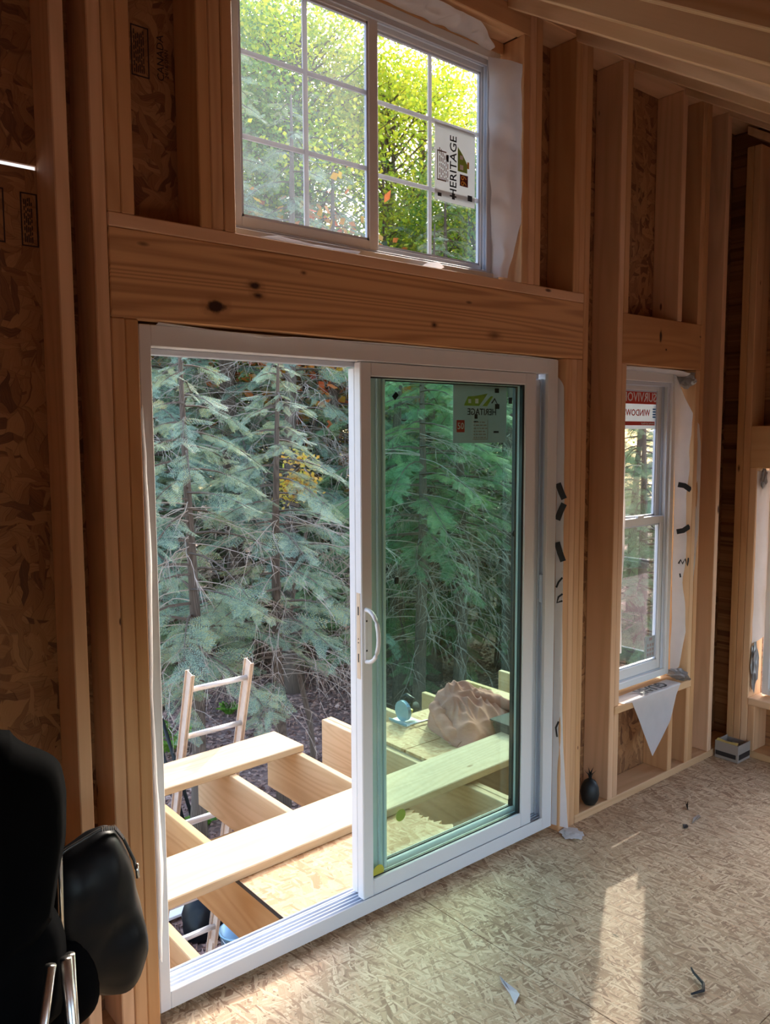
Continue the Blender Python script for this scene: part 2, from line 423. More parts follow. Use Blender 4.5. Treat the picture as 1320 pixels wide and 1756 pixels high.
NEEDLE = foliage('hemlock_needles', [(0.07, 0.125, 0.085), (0.16, 0.26, 0.19), (0.28, 0.40, 0.30), (0.40, 0.50, 0.33), (0.54, 0.58, 0.26), (0.46, 0.36, 0.20)], 0.35)
NEEDLE2 = foliage('green_needles', [(0.08, 0.16, 0.07), (0.16, 0.29, 0.13), (0.27, 0.42, 0.19), (0.46, 0.58, 0.20)], 0.4)
LEAFY = foliage('yellow_green_leaves', [(0.16, 0.32, 0.03), (0.42, 0.56, 0.04), (0.70, 0.70, 0.05), (0.88, 0.72, 0.07)], 0.6)
LEAFG = foliage('green_leaves', [(0.06, 0.16, 0.04), (0.14, 0.30, 0.06), (0.28, 0.44, 0.09), (0.46, 0.54, 0.12)], 0.5)
LEAFR = foliage('orange_leaves', [(0.40, 0.40, 0.05), (0.70, 0.42, 0.05), (0.80, 0.25, 0.06), (0.72, 0.12, 0.05)], 0.5)
LEAFS = foliage('sapling_leaves', [(0.40, 0.46, 0.06), (0.62, 0.52, 0.07), (0.70, 0.42, 0.08), (0.62, 0.28, 0.08)], 0.45)
LITTER = foliage('fallen_leaves', [(0.18, 0.10, 0.08), (0.32, 0.18, 0.14), (0.46, 0.28, 0.215), (0.60, 0.42, 0.34)], 0.1, 0.8)
FERN = foliage('fern_green', [(0.10, 0.25, 0.03), (0.22, 0.42, 0.06), (0.42, 0.58, 0.10)], 0.4)

# ------------------------------------------------------------------ setting: floor
H = 0.140                       # 2x6 stud depth
PLATE = 3.330                   # underside of the top plates
floor = bx('floor', None, -2.75, 3.44, -3.3, 0.150, -0.30, -0.020, plain('floor_framing', (0.05, 0.035, 0.025), 0.9), 0)
tag(floor, 'rough subfloor of oriented strand board panels', kind='structure')
def fpanel(x0, x1, y0, y1): bx('floor_panel', floor, x0 + .0012, x1 - .0012, y0 + .0012, y1 - .0012, -0.0195, 0.0, OSB_FLOOR, 0.001)
fpanel(-2.75, -1.40, -1.118, 0.150); fpanel(-1.40, 1.040, -1.118, 0.150); fpanel(1.040, 3.44, -1.118, 0.150)
fpanel(-2.75, -0.18, -2.34, -1.118); fpanel(-0.18, 2.26, -2.34, -1.118); fpanel(2.26, 3.44, -2.34, -1.118)
fpanel(-2.75, 1.04, -3.3, -2.34); fpanel(1.04, 3.44, -3.3, -2.34)

# ------------------------------------------------------------------ setting: gable wall with door and windows
wall = empty('wall_front'); tag(wall, 'open stud wall of rough lumber holding the sliding door', kind='structure')
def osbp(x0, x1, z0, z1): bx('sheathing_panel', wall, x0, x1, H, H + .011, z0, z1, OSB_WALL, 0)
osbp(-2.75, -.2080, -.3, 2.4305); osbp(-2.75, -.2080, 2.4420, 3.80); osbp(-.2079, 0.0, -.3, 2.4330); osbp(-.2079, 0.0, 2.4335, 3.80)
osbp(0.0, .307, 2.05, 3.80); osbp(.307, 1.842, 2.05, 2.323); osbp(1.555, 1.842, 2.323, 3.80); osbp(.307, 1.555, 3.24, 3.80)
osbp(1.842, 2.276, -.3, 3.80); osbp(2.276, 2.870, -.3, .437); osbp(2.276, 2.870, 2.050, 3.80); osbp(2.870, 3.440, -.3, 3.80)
sheet('slit_glow_wrap', wall, [(-2.6, .1530, 2.40), (-1.2, .1530, 2.40), (-.03, .1530, 2.40)], [(-2.6, .1530, 2.48), (-1.2, .1530, 2.48), (-.03, .1530, 2.48)], WRAP, 3, 12, 0.0005)  # strip added behind the panel gap so the slit glows white
def stud(name, x0, z0, z1, mat=STUD, w=.038): return board(name, wall, x0, x0 + w - .0012, random.uniform(-.0015, .0015), H - .0005, z0, z1 - .0005, mat)
def plate(name, x0, x1, z0, z1, mat=STUD): return board(name, wall, x0, x1, 0.0, H - .0005, z0, z1, mat)
plate('sole_plate', -2.75, -.078, 0.0, .038); plate('sole_plate', 1.956, 3.43, 0.0, .038, SILLWOOD)
plate('top_plate', -2.75, 1.02, PLATE, PLATE + .0375); plate('top_plate', 1.0215, 3.43, PLATE, PLATE + .0375)
plate('top_plate', -2.75, 2.27, PLATE + .0385, PLATE + .076); plate('top_plate', 2.2715, 3.43, PLATE + .0385, PLATE + .076)
for x in (-2.60, -2.19, -1.78, -1.37, -0.96, -0.585, -0.208): stud('stud', x, .038, PLATE)
stud('king_stud', -.114, .038, PLATE)
# door header (2x10 with a flat 2x6 on top), jacks, kings
HB = 2.0504
board('header', wall, -.075, 1.9525, .0, .038, HB, HB + .2345, HEADER)
board('header', wall, -.075, 1.9525, .0985, .1365, HB, HB + .2345, HEADER)
board('header_cap', wall, -.075, 1.9525, -.001, H - .0005, HB + .2352, HB + .2725, STUD)
HT = HB + .273
for x in (-.076, -.038): stud('jack_stud', x, 0.0, HB)
for x in (1.841, 1.8785, 1.9155): stud('jack_stud', x, 0.0 if x < 1.86 else .038 if x > 1.95 else 0.0, HB)
stud('king_stud', 1.9535, 0.038, PLATE)
for x in (-.076, -.038, .191, .2295): stud('cripple_stud', x, HT, PLATE)
stud('jack_stud', .2680, HT, PLATE)
for x in (1.5945, 1.6325, 1.8775, 1.9155): stud('cripple_stud', x, HT, PLATE)
stud('jack_stud', 1.5560, HT, 3.244)
board('window_header', wall, .308, 1.5930, .0, .038, 3.244, PLATE - .001, STUD)
board('window_header', wall, .308, 1.5550, .0385, H, 3.244, PLATE - .001, SILLWOOD)
board('shim', wall, .3085, 1.5550, .1005, .1385, 3.2005, 3.2435, SILLWOOD)
# right window framing
stud('king_stud', 2.2000, .038, PLATE)
W2B = 2.050
board('header', wall, 2.2385, 2.9045, .0, .038, W2B, W2B + .222, wood('small_header_lumber', (0.58, 0.30, 0.12), (0.40, 0.18, 0.07), (0.06, 0.025, 0.012), 38, 0.5, knots=[(-0.03, 0.03, 0.012, 0.030, 1.0), (0.02, -0.03, 0.008, 0.006, .8)], knot_rate=0.12))
board('header', wall, 2.2385, 2.9045, .0985, .1365, W2B, W2B + .222, STUD)
stud('cripple_stud', 2.2385, W2B + .2225, PLATE); stud('cripple_stud', 2.6830, W2B + .2225, PLATE); stud('cripple_stud', 2.8665, W2B + .2225, PLATE)
stud('jack_stud', 2.2385, .038, .437); stud('jack_stud', 2.2385, .4755, W2B); stud('jack_stud', 2.8680, .4755, W2B, SILLWOOD); stud('jack_stud', 2.8680, .038, .437)
stud('king_stud', 2.9060, .038, PLATE)
board('rough_sill', wall, 2.2385, 2.9050, -.004, H - .0005, .4375, .4750, SILLWOOD)
stud('cripple_stud', 2.7060, .038, .437)
stud('stud', 3.0970, .038, PLATE)
# printed grade stamps on the sheathing
def stampbox(x0, x1, z0, z1, rows=7):
    y = H - .0008; b = .0035; L = []
    L += [(x0, x1, y, y + .0006, z0, z0 + b), (x0, x1, y, y + .0006, z1 - b, z1), (x0, x0 + b, y, y + .0006, z0, z1), (x1 - b, x1, y, y + .0006, z0, z1)]
    for k in range(rows):
        xx = x0 + .008 + (x1 - x0 - .02) * k / rows
        zz = z0 + .01
        while zz < z1 - .02:
            ln = random.uniform(.006, .025); L.append((xx, xx + .0028, y, y + .0006, zz, min(zz + ln, z1 - .012))); zz += ln + random.uniform(.004, .008)
    multi('grade_stamp', wall, L, STAMP)
stampbox(.062, .115, 2.745, 2.882, 6); stampbox(-.252, -.209, 2.233, 2.37, 5); stampbox(-.335, -.292, 2.235, 2.372, 5)
text('stamp_lettering', wall, 'CANADA', .030, STAMP, (.150, H - .0008, 2.812), (0, 0, 1), (-1, 0, 0))
text('stamp_lettering', wall, '24/16 SPAN', .016, STAMP, (.168, H - .0008, 2.800), (0, 0, 1), (-1, 0, 0))

# ------------------------------------------------------------------ setting: right wall
XR = 3.290
wr = empty('wall_right'); tag(wr, 'short stud wall at the right with a window opening', kind='structure')
def rstud(name, y1, z0, z1, mat=STUD): return board(name, wr, XR, XR + H, y1 - .0370, y1, z0, z1, mat)
board('sole_plate', wr, XR, XR + H, -3.0, -.003, 0, .038, SILLWOOD)
for y1 in (-.003, -.0415): rstud('king_stud', y1, .038, 3.20)
rstud('jack_stud', -.0800, .038, 1.556, SILLWOOD)
board('header', wr, XR, XR + .038, -1.00, -.0500 - .0285, 1.556, 1.775, SILLWOOD)
board('header', wr, XR + .1, XR + .138, -1.00, -.0500 - .0285, 1.556, 1.775, STUD)
board('rough_sill', wr, XR - .004, XR + H, -.96, -.1180, .287, .325, SILLWOOD)
rstud('jack_stud', -.1180, .038, .287); rstud('jack_stud', -.925, .325, 1.556); rstud('king_stud', -.965, .038, 2.6); rstud('cripple_stud', -.50, .038, .287)
rstud('cripple_stud', -.30, 1.776, 3.0); rstud('stud', -1.40, .038, 2.4); rstud('stud', -1.81, .038, 2.15); rstud('stud', -2.22, .038, 1.9)
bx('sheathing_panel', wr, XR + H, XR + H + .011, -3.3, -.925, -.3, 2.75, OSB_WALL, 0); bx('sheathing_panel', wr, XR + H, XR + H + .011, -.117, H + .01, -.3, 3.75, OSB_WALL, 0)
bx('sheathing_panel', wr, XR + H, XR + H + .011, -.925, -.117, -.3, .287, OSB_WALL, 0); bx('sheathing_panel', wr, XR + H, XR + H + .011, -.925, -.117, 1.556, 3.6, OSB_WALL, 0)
# sloped double plate under the rafters on the right wall
def prism_yz(name, parent, prof, x0, x1, mat):
    n = len(prof); V = [(x0, y, z) for y, z in prof] + [(x1, y, z) for y, z in prof]
    Fc = [tuple(range(n - 1, -1, -1)), tuple(range(n, 2 * n))] + [(i, (i + 1) % n, n + (i + 1) % n, n + i) for i in range(n)]
    return V, Fc
SL = 0.60
def zr(y): return 3.310 + SL * y
V, Fc = prism_yz('', None, [(-2.75, zr(-2.75) - .045), (-.002, zr(0) - .045), (-.002, zr(0) - .003), (-2.75, zr(-2.75) - .003)], XR, XR + H, STUD)
meshobj('sloped_plate', V, Fc, STUD, wr)

# ------------------------------------------------------------------ setting: left wall and roof
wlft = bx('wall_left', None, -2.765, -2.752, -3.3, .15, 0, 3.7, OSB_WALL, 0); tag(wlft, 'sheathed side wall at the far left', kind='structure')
for y in (-2.6, -2.2, -1.8, -1.4, -1.0, -.6, -.2): board('stud', wlft, -2.750, -2.612, y, y + .038, 0.0, zr(y) - .05, STUD)
ceil = empty('ceiling'); tag(ceil, 'sloping roof of bare rafters and sheathing', kind='structure')
DV = .274
prof = [(-2.75, zr(-2.75) + DV + .002), (.62, zr(.62) + DV + .002), (.62, zr(.62) + DV + .018), (-2.75, zr(-2.75) + DV + .018)]
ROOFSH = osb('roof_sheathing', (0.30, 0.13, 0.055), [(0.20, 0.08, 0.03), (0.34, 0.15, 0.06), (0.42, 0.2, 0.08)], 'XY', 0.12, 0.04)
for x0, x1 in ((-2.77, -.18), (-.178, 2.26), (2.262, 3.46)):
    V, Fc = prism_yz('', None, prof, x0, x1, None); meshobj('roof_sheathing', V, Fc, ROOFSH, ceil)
for k in range(-10, 5):
    xl = 1.460 + .41 * k
    ysg = [-2.74, -2.2, -1.6, -1.1, -.7, -.35]
    jit = [random.uniform(-.0025, .0025) for _ in ysg]
    prof = [(y, zr(y) + j) for y, j in zip(ysg, jit)] + [(0, zr(0)), (0, PLATE + .0765), (.139, PLATE + .0765), (.6, zr(.6) + .02), (.6, zr(.6) + DV), (-2.74, zr(-2.74) + DV)]
    V, Fc = prism_yz('', None, prof, 0, .037, None)
    # local X along the rafter so that the grain follows it
    o = Vector((xl, -1.2, zr(-1.2))); ax = Vector((0, 1, SL)).normalized(); ay = Vector((-1, 0, 0)); az = ax.cross(ay)
    mw = Matrix((ax, ay, az)).transposed().to_4x4(); mw.translation = o; inv = mw.inverted()
    bm = bmesh.new(); vs = [bm.verts.new(inv @ (Vector(v) + Vector((xl, 0, 0)))) for v in V]
    for f in Fc: bm.faces.new([vs[i] for i in f])
    bmesh.ops.recalc_face_normals(bm, faces=bm.faces[:])
    bmesh.ops.bevel(bm, geom=[e for e in bm.edges], offset=.0025, segments=1, affect='EDGES')
    bmobj('rafter', bm, RAFTER, ceil, mw)
wbk = empty('wall_back', (0, -2.9, 0)); tag(wbk, 'unseen low sheathed wall behind the viewer, openings added to let in fill daylight', kind='structure')  # out of view; its openings are added and sized to tune the room light
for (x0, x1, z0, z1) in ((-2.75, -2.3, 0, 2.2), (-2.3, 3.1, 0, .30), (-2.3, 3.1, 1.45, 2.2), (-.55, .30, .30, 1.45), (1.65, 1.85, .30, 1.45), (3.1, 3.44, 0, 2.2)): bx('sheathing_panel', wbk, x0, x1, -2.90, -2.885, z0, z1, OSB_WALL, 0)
board('beam', ceil, -2.75, 3.43, -2.74, -2.66, 1.36, zr(-2.74) - .004, STUD)
for x in (-2.7, -.6, 1.5, 3.35): board('post', ceil, x, x + .08, -2.74, -2.66, .001, 1.358, STUD)

# ------------------------------------------------------------------ windows and door builders
def rect_frame(name, parent, x0, x1, z0, z1, y0, y1, wl_, wr_, wt, wb, mat, bev=.0025):
    """four bars as one member"""
    return multi(name, parent, [(x0, x0 + wl_, y0, y1, z0, z1), (x1 - wr_, x1, y0, y1, z0, z1), (x0 + wl_, x1 - wr_, y0, y1, z0, z0 + wb), (x0 + wl_, x1 - wr_, y0, y1, z1 - wt, z1)], mat, bev)
def sash_parts(parent, x0, x1, z0, z1, y0, y1, sw, tw, bw, glassm, muntins=(), mname='sash'):
    s = empty(mname, ((x0 + x1) / 2, (y0 + y1) / 2, z0), parent)
    bx('stile', s, x0, x0 + sw[0], y0, y1, z0, z1, VINYL); bx('stile', s, x1 - sw[1], x1, y0, y1, z0, z1, VINYL)
    bx('rail', s, x0 + sw[0], x1 - sw[1], y0, y1, z0, z0 + bw, VINYL); bx('rail', s, x0 + sw[0], x1 - sw[1], y0, y1, z1 - tw, z1, VINYL)
    ym = (y0 + y1) / 2
    # glazing bead step
    multi('glazing_bead', s, [(x0 + sw[0], x0 + sw[0] + .008, ym - .006, ym + .006, z0 + bw, z1 - tw), (x1 - sw[1] - .008, x1 - sw[1], ym - .006, ym + .006, z0 + bw, z1 - tw),
                              (x0 + sw[0], x1 - sw[1], ym - .006, ym + .006, z0 + bw, z0 + bw + .008), (x0 + sw[0], x1 - sw[1], ym - .006, ym + .006, z1 - tw - .008, z1 - tw)], VINYLT)
    bx('pane', s, x0 + sw[0], x1 - sw[1], ym - .002, ym + .002, z0 + bw, z1 - tw, glassm, 0)
    for (a, b, c, d) in muntins: bx('muntin', s, a, b, ym - .004, ym + .004, c, d, MUNTIN, .001)
    return s
# ---- upper slider: window_1
w1 = empty('window_1', (.93, .10, 2.345)); tag(w1, 'white sliding window with grilles above the door header', kind='structure')
rect_frame('frame', w1, .330, 1.536, 2.338, 3.200, .100, .182, .028, .030, .034, .030, VINYL)
rect_frame('track', w1, .358, 1.506, 2.368, 3.166, .142, .150, .010, .016, .012, .012, VINYLT)
rect_frame('track', w1, .358, 1.506, 2.368, 3.166, .112, .118, .005, .030, .022, .010, VINYLT)
mz = (2.652, 2.902)
sash_parts(w1, .360, .938, 2.370, 3.164, .120, .140, (.035, .040), .030, .040, GLASSHAZE,
           [(.632, .650, 2.41, 3.134)] + [q for z in mz for q in ((.395, .6319, z - .0075, z + .0075), (.6501, .898, z - .0075, z + .0075))])
sash_parts(w1, .930, 1.506, 2.370, 3.164, .152, .174, (.030, .022), .026, .034, GLASS,
           [(1.212, 1.228, 2.404, 3.138)] + [q for z in mz for q in ((.960, 1.2119, z - .0075, z + .0075), (1.2281, 1.484, z - .0075, z + .0075))])
bx('jamb_latch', w1, 1.5055, 1.5085, .120, .128, 2.60, 2.78, plain('brass_latch', (0.45, 0.38, 0.22), .4, .6), 0)
# sticker lying on its side
st = bx('sticker', w1, 1.240, 1.455, .1560, .1566, 2.617, 2.898, LABELWHITE, 0); st['label'] = 'white window label turned on its side, HERITAGE in black'
ys = .1555
def t1(body, size, mat, x, z, **k): text('lettering', st, body, size, mat, (x, ys, z), (0, 0, 1), (-1, 0, 0), **k)
t1('HERITAGE', .050, BLACKINK, 1.338, 2.752, bold=.0004)
bx('print_block', st, 1.372, 1.416, ys - .0002, ys + .0002, 2.690, 2.733, INKDARKRED, 0)
text('lettering', st, '99', .042, INKORANGE, (1.394, ys - .0006, 2.711), (0, 0, 1), (-1, 0, 0))
V = [(1.360, ys, 2.742), (1.360, ys, 2.832), (1.388, ys, 2.806), (1.412, ys, 2.775), (1.412, ys, 2.742)]
meshobj('house_logo', V, [(0, 1, 2, 3, 4)], INKGREEN, st)
multi('house_logo_window', st, [(1.372, 1.390, ys - .0004, ys - .0002, 2.750, 2.768), (1.372, 1.388, ys - .0004, ys - .0002, 2.788, 2.803)], INKWHITE)
bx('logo_dot', st, 1.412, 1.422, ys - .0003, ys, 2.760, 2.785, INKORANGE, 0)
L = [(1.252, 1.300, ys, ys + .0002, 2.690, 2.695), (1.252, 1.300, ys, ys + .0002, 2.795, 2.80), (1.252, 1.256, ys, ys + .0002, 2.69, 2.80)]
for k in range(6):
    zz = 2.692
    while zz < 2.79:
        ln = random.uniform(.008, .024); L.append((1.263 + k * .0085, 1.267 + k * .0085, ys, ys + .0002, zz, zz + ln)); zz += ln + .006
multi('fine_print', st, L, INKBROWN)
multi('fine_print', st, [(1.255, 1.275, ys, ys + .0002, 2.632, 2.645), (1.330, 1.345, ys, ys + .0002, 2.632, 2.655), (1.415, 1.440, ys, ys + .0002, 2.640, 2.662), (1.30, 1.312, ys, ys + .0002, 2.765, 2.79)], BLACKINK)
# house wrap bulging out around it
sheet('housewrap_flap', w1, [(1.462, .098, 3.170), (1.470, .098, 2.9), (1.486, .10, 2.6), (1.505, .10, 2.350)], [(1.552, .006, 3.135), (1.5545, .004, 2.95), (1.5545, .004, 2.55), (1.53, .05, 2.345)], WRAP, 14, 60, .018, 15, (-.008, -.006, 0), 1)
sheet('housewrap_flap', w1, [(.92, .098, 3.205), (1.15, .098, 3.205), (1.35, .098, 3.203), (1.47, .098, 3.190)], [(.93, .03, 3.234), (1.15, .015, 3.236), (1.34, .02, 3.230), (1.45, .06, 3.200)], WRAP, 10, 60, .022, 19, (0, -.004, -.004), 2)
sheet('housewrap_strip', w1, [(.328, .10, 2.35), (.328, .10, 2.75), (.328, .10, 3.1)], [(.3095, .02, 2.37), (.312, .05, 2.75), (.310, .04, 3.05)], WRAP, 5, 24, .010, 14, seed=3)
sheet('housewrap_strip', w1, [(.42, .10, 2.34), (.62, .10, 2.34), (.78, .10, 2.34), (.82, .10, 2.34)], [(.42, .075, 2.342), (.49, .07, 2.356), (.62, .06, 2.345), (.82, .07, 2.352)], WRAP, 4, 30, .006, 20, seed=4)
sheet('housewrap_strip', w1, [(1.08, .08, 2.330), (1.12, .08, 2.330), (1.18, .08, 2.33)], [(1.09, .03, 2.345), (1.14, .025, 2.352), (1.17, .03, 2.338)], WRAP, 5, 8, .008, 30, seed=5)
# ---- right double-hung: window_2
w2 = empty('window_2', (2.57, .085, .49)); tag(w2, 'white double hung window right of the sliding door', kind='structure')
rect_frame('frame', w2, 2.297, 2.835, .500, 2.038, .085, .165, .034, .034, .050, .034, VINYL)
rect_frame('track', w2, 2.331, 2.801, .534, 1.988, .098, .104, .022, .022, .020, .004, VINYLT)
rect_frame('track', w2, 2.331, 2.801, .534, 1.988, .130, .134, .022, .022, .020, .004, VINYLT)
sash_parts(w2, 2.334, 2.798, .536, 1.325, .105, .129, (.046, .046), .036, .050, GLASS)
sash_parts(w2, 2.334, 2.798, 1.285, 1.985, .135, .158, (.046, .046), .036, .040, GLASS)
bx('sash_lock', w2, 2.55, 2.60, .100, .118, 1.325, 1.337, VINYL)
s2 = bx('sticker', w2, 2.385, 2.751, .1420, .1426, 1.760, 1.948, LABELWHITE, 0); s2['label'] = 'red and white window label seen from the back'
yy = .1412
bx('print_block', s2, 2.387, 2.749, yy, yy + .0004, 1.882, 1.946, INKRED, 0)
text('lettering', s2, 'SURVIVOR', .062, INKWHITE, (2.745, yy - .0006, 1.913), (-1, 0, 0), (0, 0, 1), 'LEFT', bold=.0006)
text('lettering', s2, 'WINDOWS', .044, INKRED, (2.690, yy - .0006, 1.838), (-1, 0, 0), (0, 0, 1), 'LEFT', bold=.0006)
multi('print_block', s2, [(2.715, 2.742, yy, yy + .0004, 1.815 + .013 * k, 1.823 + .013 * k) for k in range(4)] , INKBLUE)
bx('print_block', s2, 2.43, 2.735, yy, yy + .0004, 1.778, 1.797, INKRED, 0)
text('lettering', s2, 'www.survivor', .020, INKWHITE, (2.728, yy - .0006, 1.788), (-1, 0, 0), (0, 0, 1), 'LEFT')
s2b = bx('sticker', w2, 2.668, 2.751, .1135, .1140, .600, .712, LABELGREY, 0); s2b['label'] = 'small grey label in the lower corner of the pane'
multi('fine_print', s2b, [(2.678 + .022 * i, 2.692 + .022 * i, .1130, .1134, .612 + .024 * j, .626 + .024 * j) for i in range(3) for j in range(3)] + [(2.695, 2.722, .1130, .1134, .690, .705)], INKBROWN)
fl = sheet('housewrap_flap', w2, [(2.800, .082, 2.03), (2.815, .075, 1.75), (2.828, .075, 1.3), (2.836, .078, .9), (2.836, .080, .53)],
           [(2.768, .060, 2.005), (2.905, -.004, 1.78), (2.925, -.008, 1.60), (2.922, -.008, 1.25), (2.885, .004, .86), (2.842, .03, .55)], WRAP, 10, 50, .012, 8, (0, -.012, 0), 6)
def mark(name, parent, pts, w, mat, off=(0, 0, 0), ux=(1, 0, 0), uz=(0, 0, 1), org=(0, 0, 0), y=None):
    """printed stroke: flat ribbon along a 2D path in the ux/uz plane"""
    V = []; Fc = []; U = Vector(ux); Z = Vector(uz); O = Vector(org)
    for i, p in enumerate(pts):
        a = pts[max(i - 1, 0)]; b = pts[min(i + 1, len(pts) - 1)]
        d = Vector((b[0] - a[0], b[1] - a[1])).normalized(); n = Vector((-d.y, d.x)) * w / 2
        V += [O + U * (p[0] + n.x) + Z * (p[1] + n.y), O + U * (p[0] - n.x) + Z * (p[1] - n.y)]
    for i in range(len(pts) - 1): Fc.append((2 * i, 2 * i + 1, 2 * i + 3, 2 * i + 2))
    return meshobj(name, V, Fc, mat, parent)
UD = Vector((.09, -.085, 0)).normalized()     # direction across the flap
mo = (2.822, .052, 0)
for z0 in (1.470, 1.255):
    k = 1 if z0 > 1.4 else -1
    mark('print_mark', w2, [(-.002, z0 + k * .012), (.03, z0 + k * .006), (.062, z0 - k * .016)], .026, BLACKINK, ux=UD, org=mo)
mark('print_mark', w2, [(.012, 1.08), (.022, 1.10), (.032, 1.08), (.044, 1.105), (.056, 1.07), (.062, 1.11)], .010, BLACKINK, ux=UD, org=mo)
mark('print_mark', w2, [(.02, 1.03), (.024, 1.01)], .008, BLACKINK, ux=UD, org=mo)
sheet('housewrap_fold', w2, [(2.30, .083, 2.03), (2.55, .083, 2.035), (2.80, .083, 2.03), (2.84, .08, 2.02)], [(2.30, .05, 2.047), (2.55, .03, 2.047), (2.76, .012, 2.040), (2.855, .015, 2.030)], WRAP, 6, 30, .008, 18, (0, -.008, -.01), 7)
sheet('housewrap_fold', w2, [(2.30, .084, 1.95), (2.305, .084, 1.3), (2.31, .084, .9), (2.305, .084, .7)], [(2.285, .010, 1.8), (2.296, .003, 1.25), (2.286, .008, 1.0), (2.292, .006, .72)], WRAP, 5, 36, .012, 9, (.01, -.01, 0), 8)
flap = sheet('housewrap_tongue', w2, [(2.292, .075, .4775), (2.300, -.006, .478), (2.372, -.008, .470), (2.45, -.012, .33), (2.545, -.014, .165)],
             [(2.80, .075, .478), (2.80, -.007, .480), (2.755, -.010, .425), (2.70, -.012, .30), (2.549, -.014, .165)], WRAP, 14, 30, .004, 12, (0, -.003, .002), 9)
flap['label'] = 'pointed white house wrap tongue hanging over the sill'
text('lettering', w2, 'GUAR', .085, BLACKINK, (2.70, .028, .4885), (-1, 0, 0), (0, -1, 0), 'LEFT', bold=.002)
# crumpled foil flashing at the frame corners
def crumple(name, parent, c, r, mat, seed):
    bm = bmesh.new(); bmesh.ops.create_icosphere(bm, subdivisions=3, radius=1.0)
    for v in bm.verts:
        k = 1 + .5 * mnoise.noise(v.co * 2.1 + Vector((seed, 0, 0))) + .25 * mnoise.noise(v.co * 5 + Vector((0, seed, 0)))
        v.co = Vector((c[0] + v.co.x * r[0] * k, c[1] + v.co.y * r[1] * k, c[2] + v.co.z * r[2] * k))
    return bmobj(name, bm, mat, parent)
FOIL = plain('grey_flashing', (0.34, 0.33, 0.33), 0.35, 0.5, 0.3, 40)
crumple('flashing_corner', w2, (2.848, .045, 2.005), (.016, .05, .035), FOIL, 2); crumple('flashing_corner', w2, (2.848, .04, .505), (.016, .06, .028), FOIL, 5)
# ---- window_3 in the right wall
w3 = empty('window_3', (XR + .085, -.52, .33)); tag(w3, 'narrow window at the right edge in the side wall', kind='structure')
def wx(name, parent, y0, y1, z0, z1, x0, x1, mat, bev=.002): return bx(name, parent, x0, x1, y0, y1, z0, z1, mat, bev)
for a in ((-.185, -.150, .335, 1.545), (-.905, -.870, .335, 1.545), (-.870, -.185, .335, .370), (-.870, -.185, 1.51, 1.545)): wx('frame_member', w3, *a, XR + .085, XR + .155, VINYL)
for s_, (zz0, zz1, xo) in enumerate(((.37, .96, .10), (.93, 1.51, .128))):
    s3 = empty('sash', (XR + xo, -.52, zz0), w3)
    wx('stile', s3, -.228, -.186, zz0, zz1, XR + xo, XR + xo + .024, VINYL); wx('stile', s3, -.869, -.828, zz0, zz1, XR + xo, XR + xo + .024, VINYL)
    wx('rail', s3, -.828, -.228, zz0, zz0 + .045, XR + xo, XR + xo + .024, VINYL); wx('rail', s3, -.828, -.228, zz1 - .036, zz1, XR + xo, XR + xo + .024, VINYL)
    wx('pane', s3, -.828, -.228, zz0 + .045, zz1 - .036, XR + xo + .010, XR + xo + .014, GLASS, 0)
sheet('housewrap_flap', w3, [(XR + .082, -.152, 1.54), (XR + .08, -.155, 1.0), (XR + .08, -.152, .66)], [(XR + .004, -.119, 1.54), (XR + .006, -.124, 1.0), (XR + .01, -.122, .62)], WRAP, 8, 30, .010, 11, (-.006, -.01, 0), 12)
crumple('flashing_corner', w3, (XR + .03, -.132, .50), (.03, .014, .13), FOIL, 8); crumple('flashing_corner', w3, (XR + .04, -.137, 1.50), (.025, .014, .05), FOIL, 9)
# ---- sliding patio door: door_1
DX0, DX1, DZ0, DZ1 = .0115, 1.8275, .0229, 2.0429
d1 = empty('door_1', (.92, .03, DZ0)); tag(d1, 'white sliding patio door with the left half open', kind='structure')
fr = bx('jamb', d1, DX0, .046, .029, .150, DZ0, DZ1, VINYL); bx('jamb', d1, 1.765, DX1, .029, .046, DZ0, DZ1, VINYL); bx('jamb', d1, 1.797, DX1, .046, .150, DZ0, DZ1, VINYLT)
bx('head', d1, .046, 1.765, .029, .150, 1.984, DZ1, VINYL)
bx('head_stop', d1, .046, 1.765, .0800, .0870, 1.966, 1.984, VINYLT); bx('head_stop', d1, .046, .79, .128, .150, 1.970, 1.984, VINYLT)
bx('sill', d1, .0462, 1.7648, .029, .034, DZ0, .0785, VINYL); bx('sill', d1, .0462, 1.7648, .0342, .150, DZ0, .060, VINYLT); bx('sill', d1, 1.7650, 1.7968, .0464, .150, DZ0, .060, VINYLT)
for yy in (.052, .070, .086, .104, .122, .140): bx('sill_track', d1, .0464, 1.7966, yy, yy + .006, .060, .072 if yy < .12 else .066, VINYLT, .001)
multi('jamb_track', d1, [(1.791, 1.797, .046, .052, .0725, 1.984), (1.781, 1.797, .080, .087, .0725, 1.966), (1.787, 1.797, .120, .126, .0725, 1.984)], VINYLT)
bx('jamb_track', d1, .046, .052, .080, .087, .0725, 1.966, VINYLT)
bx('strike_plate', d1, 1.795, 1.7968, .058, .064, 1.34, 1.52, plain('bronze_strike', (0.22, 0.17, 0.10), .4, .6), 0)
bx('strike_keeper', d1, 1.776, 1.7968, .054, .074, 1.02, 1.14, VINYLT)
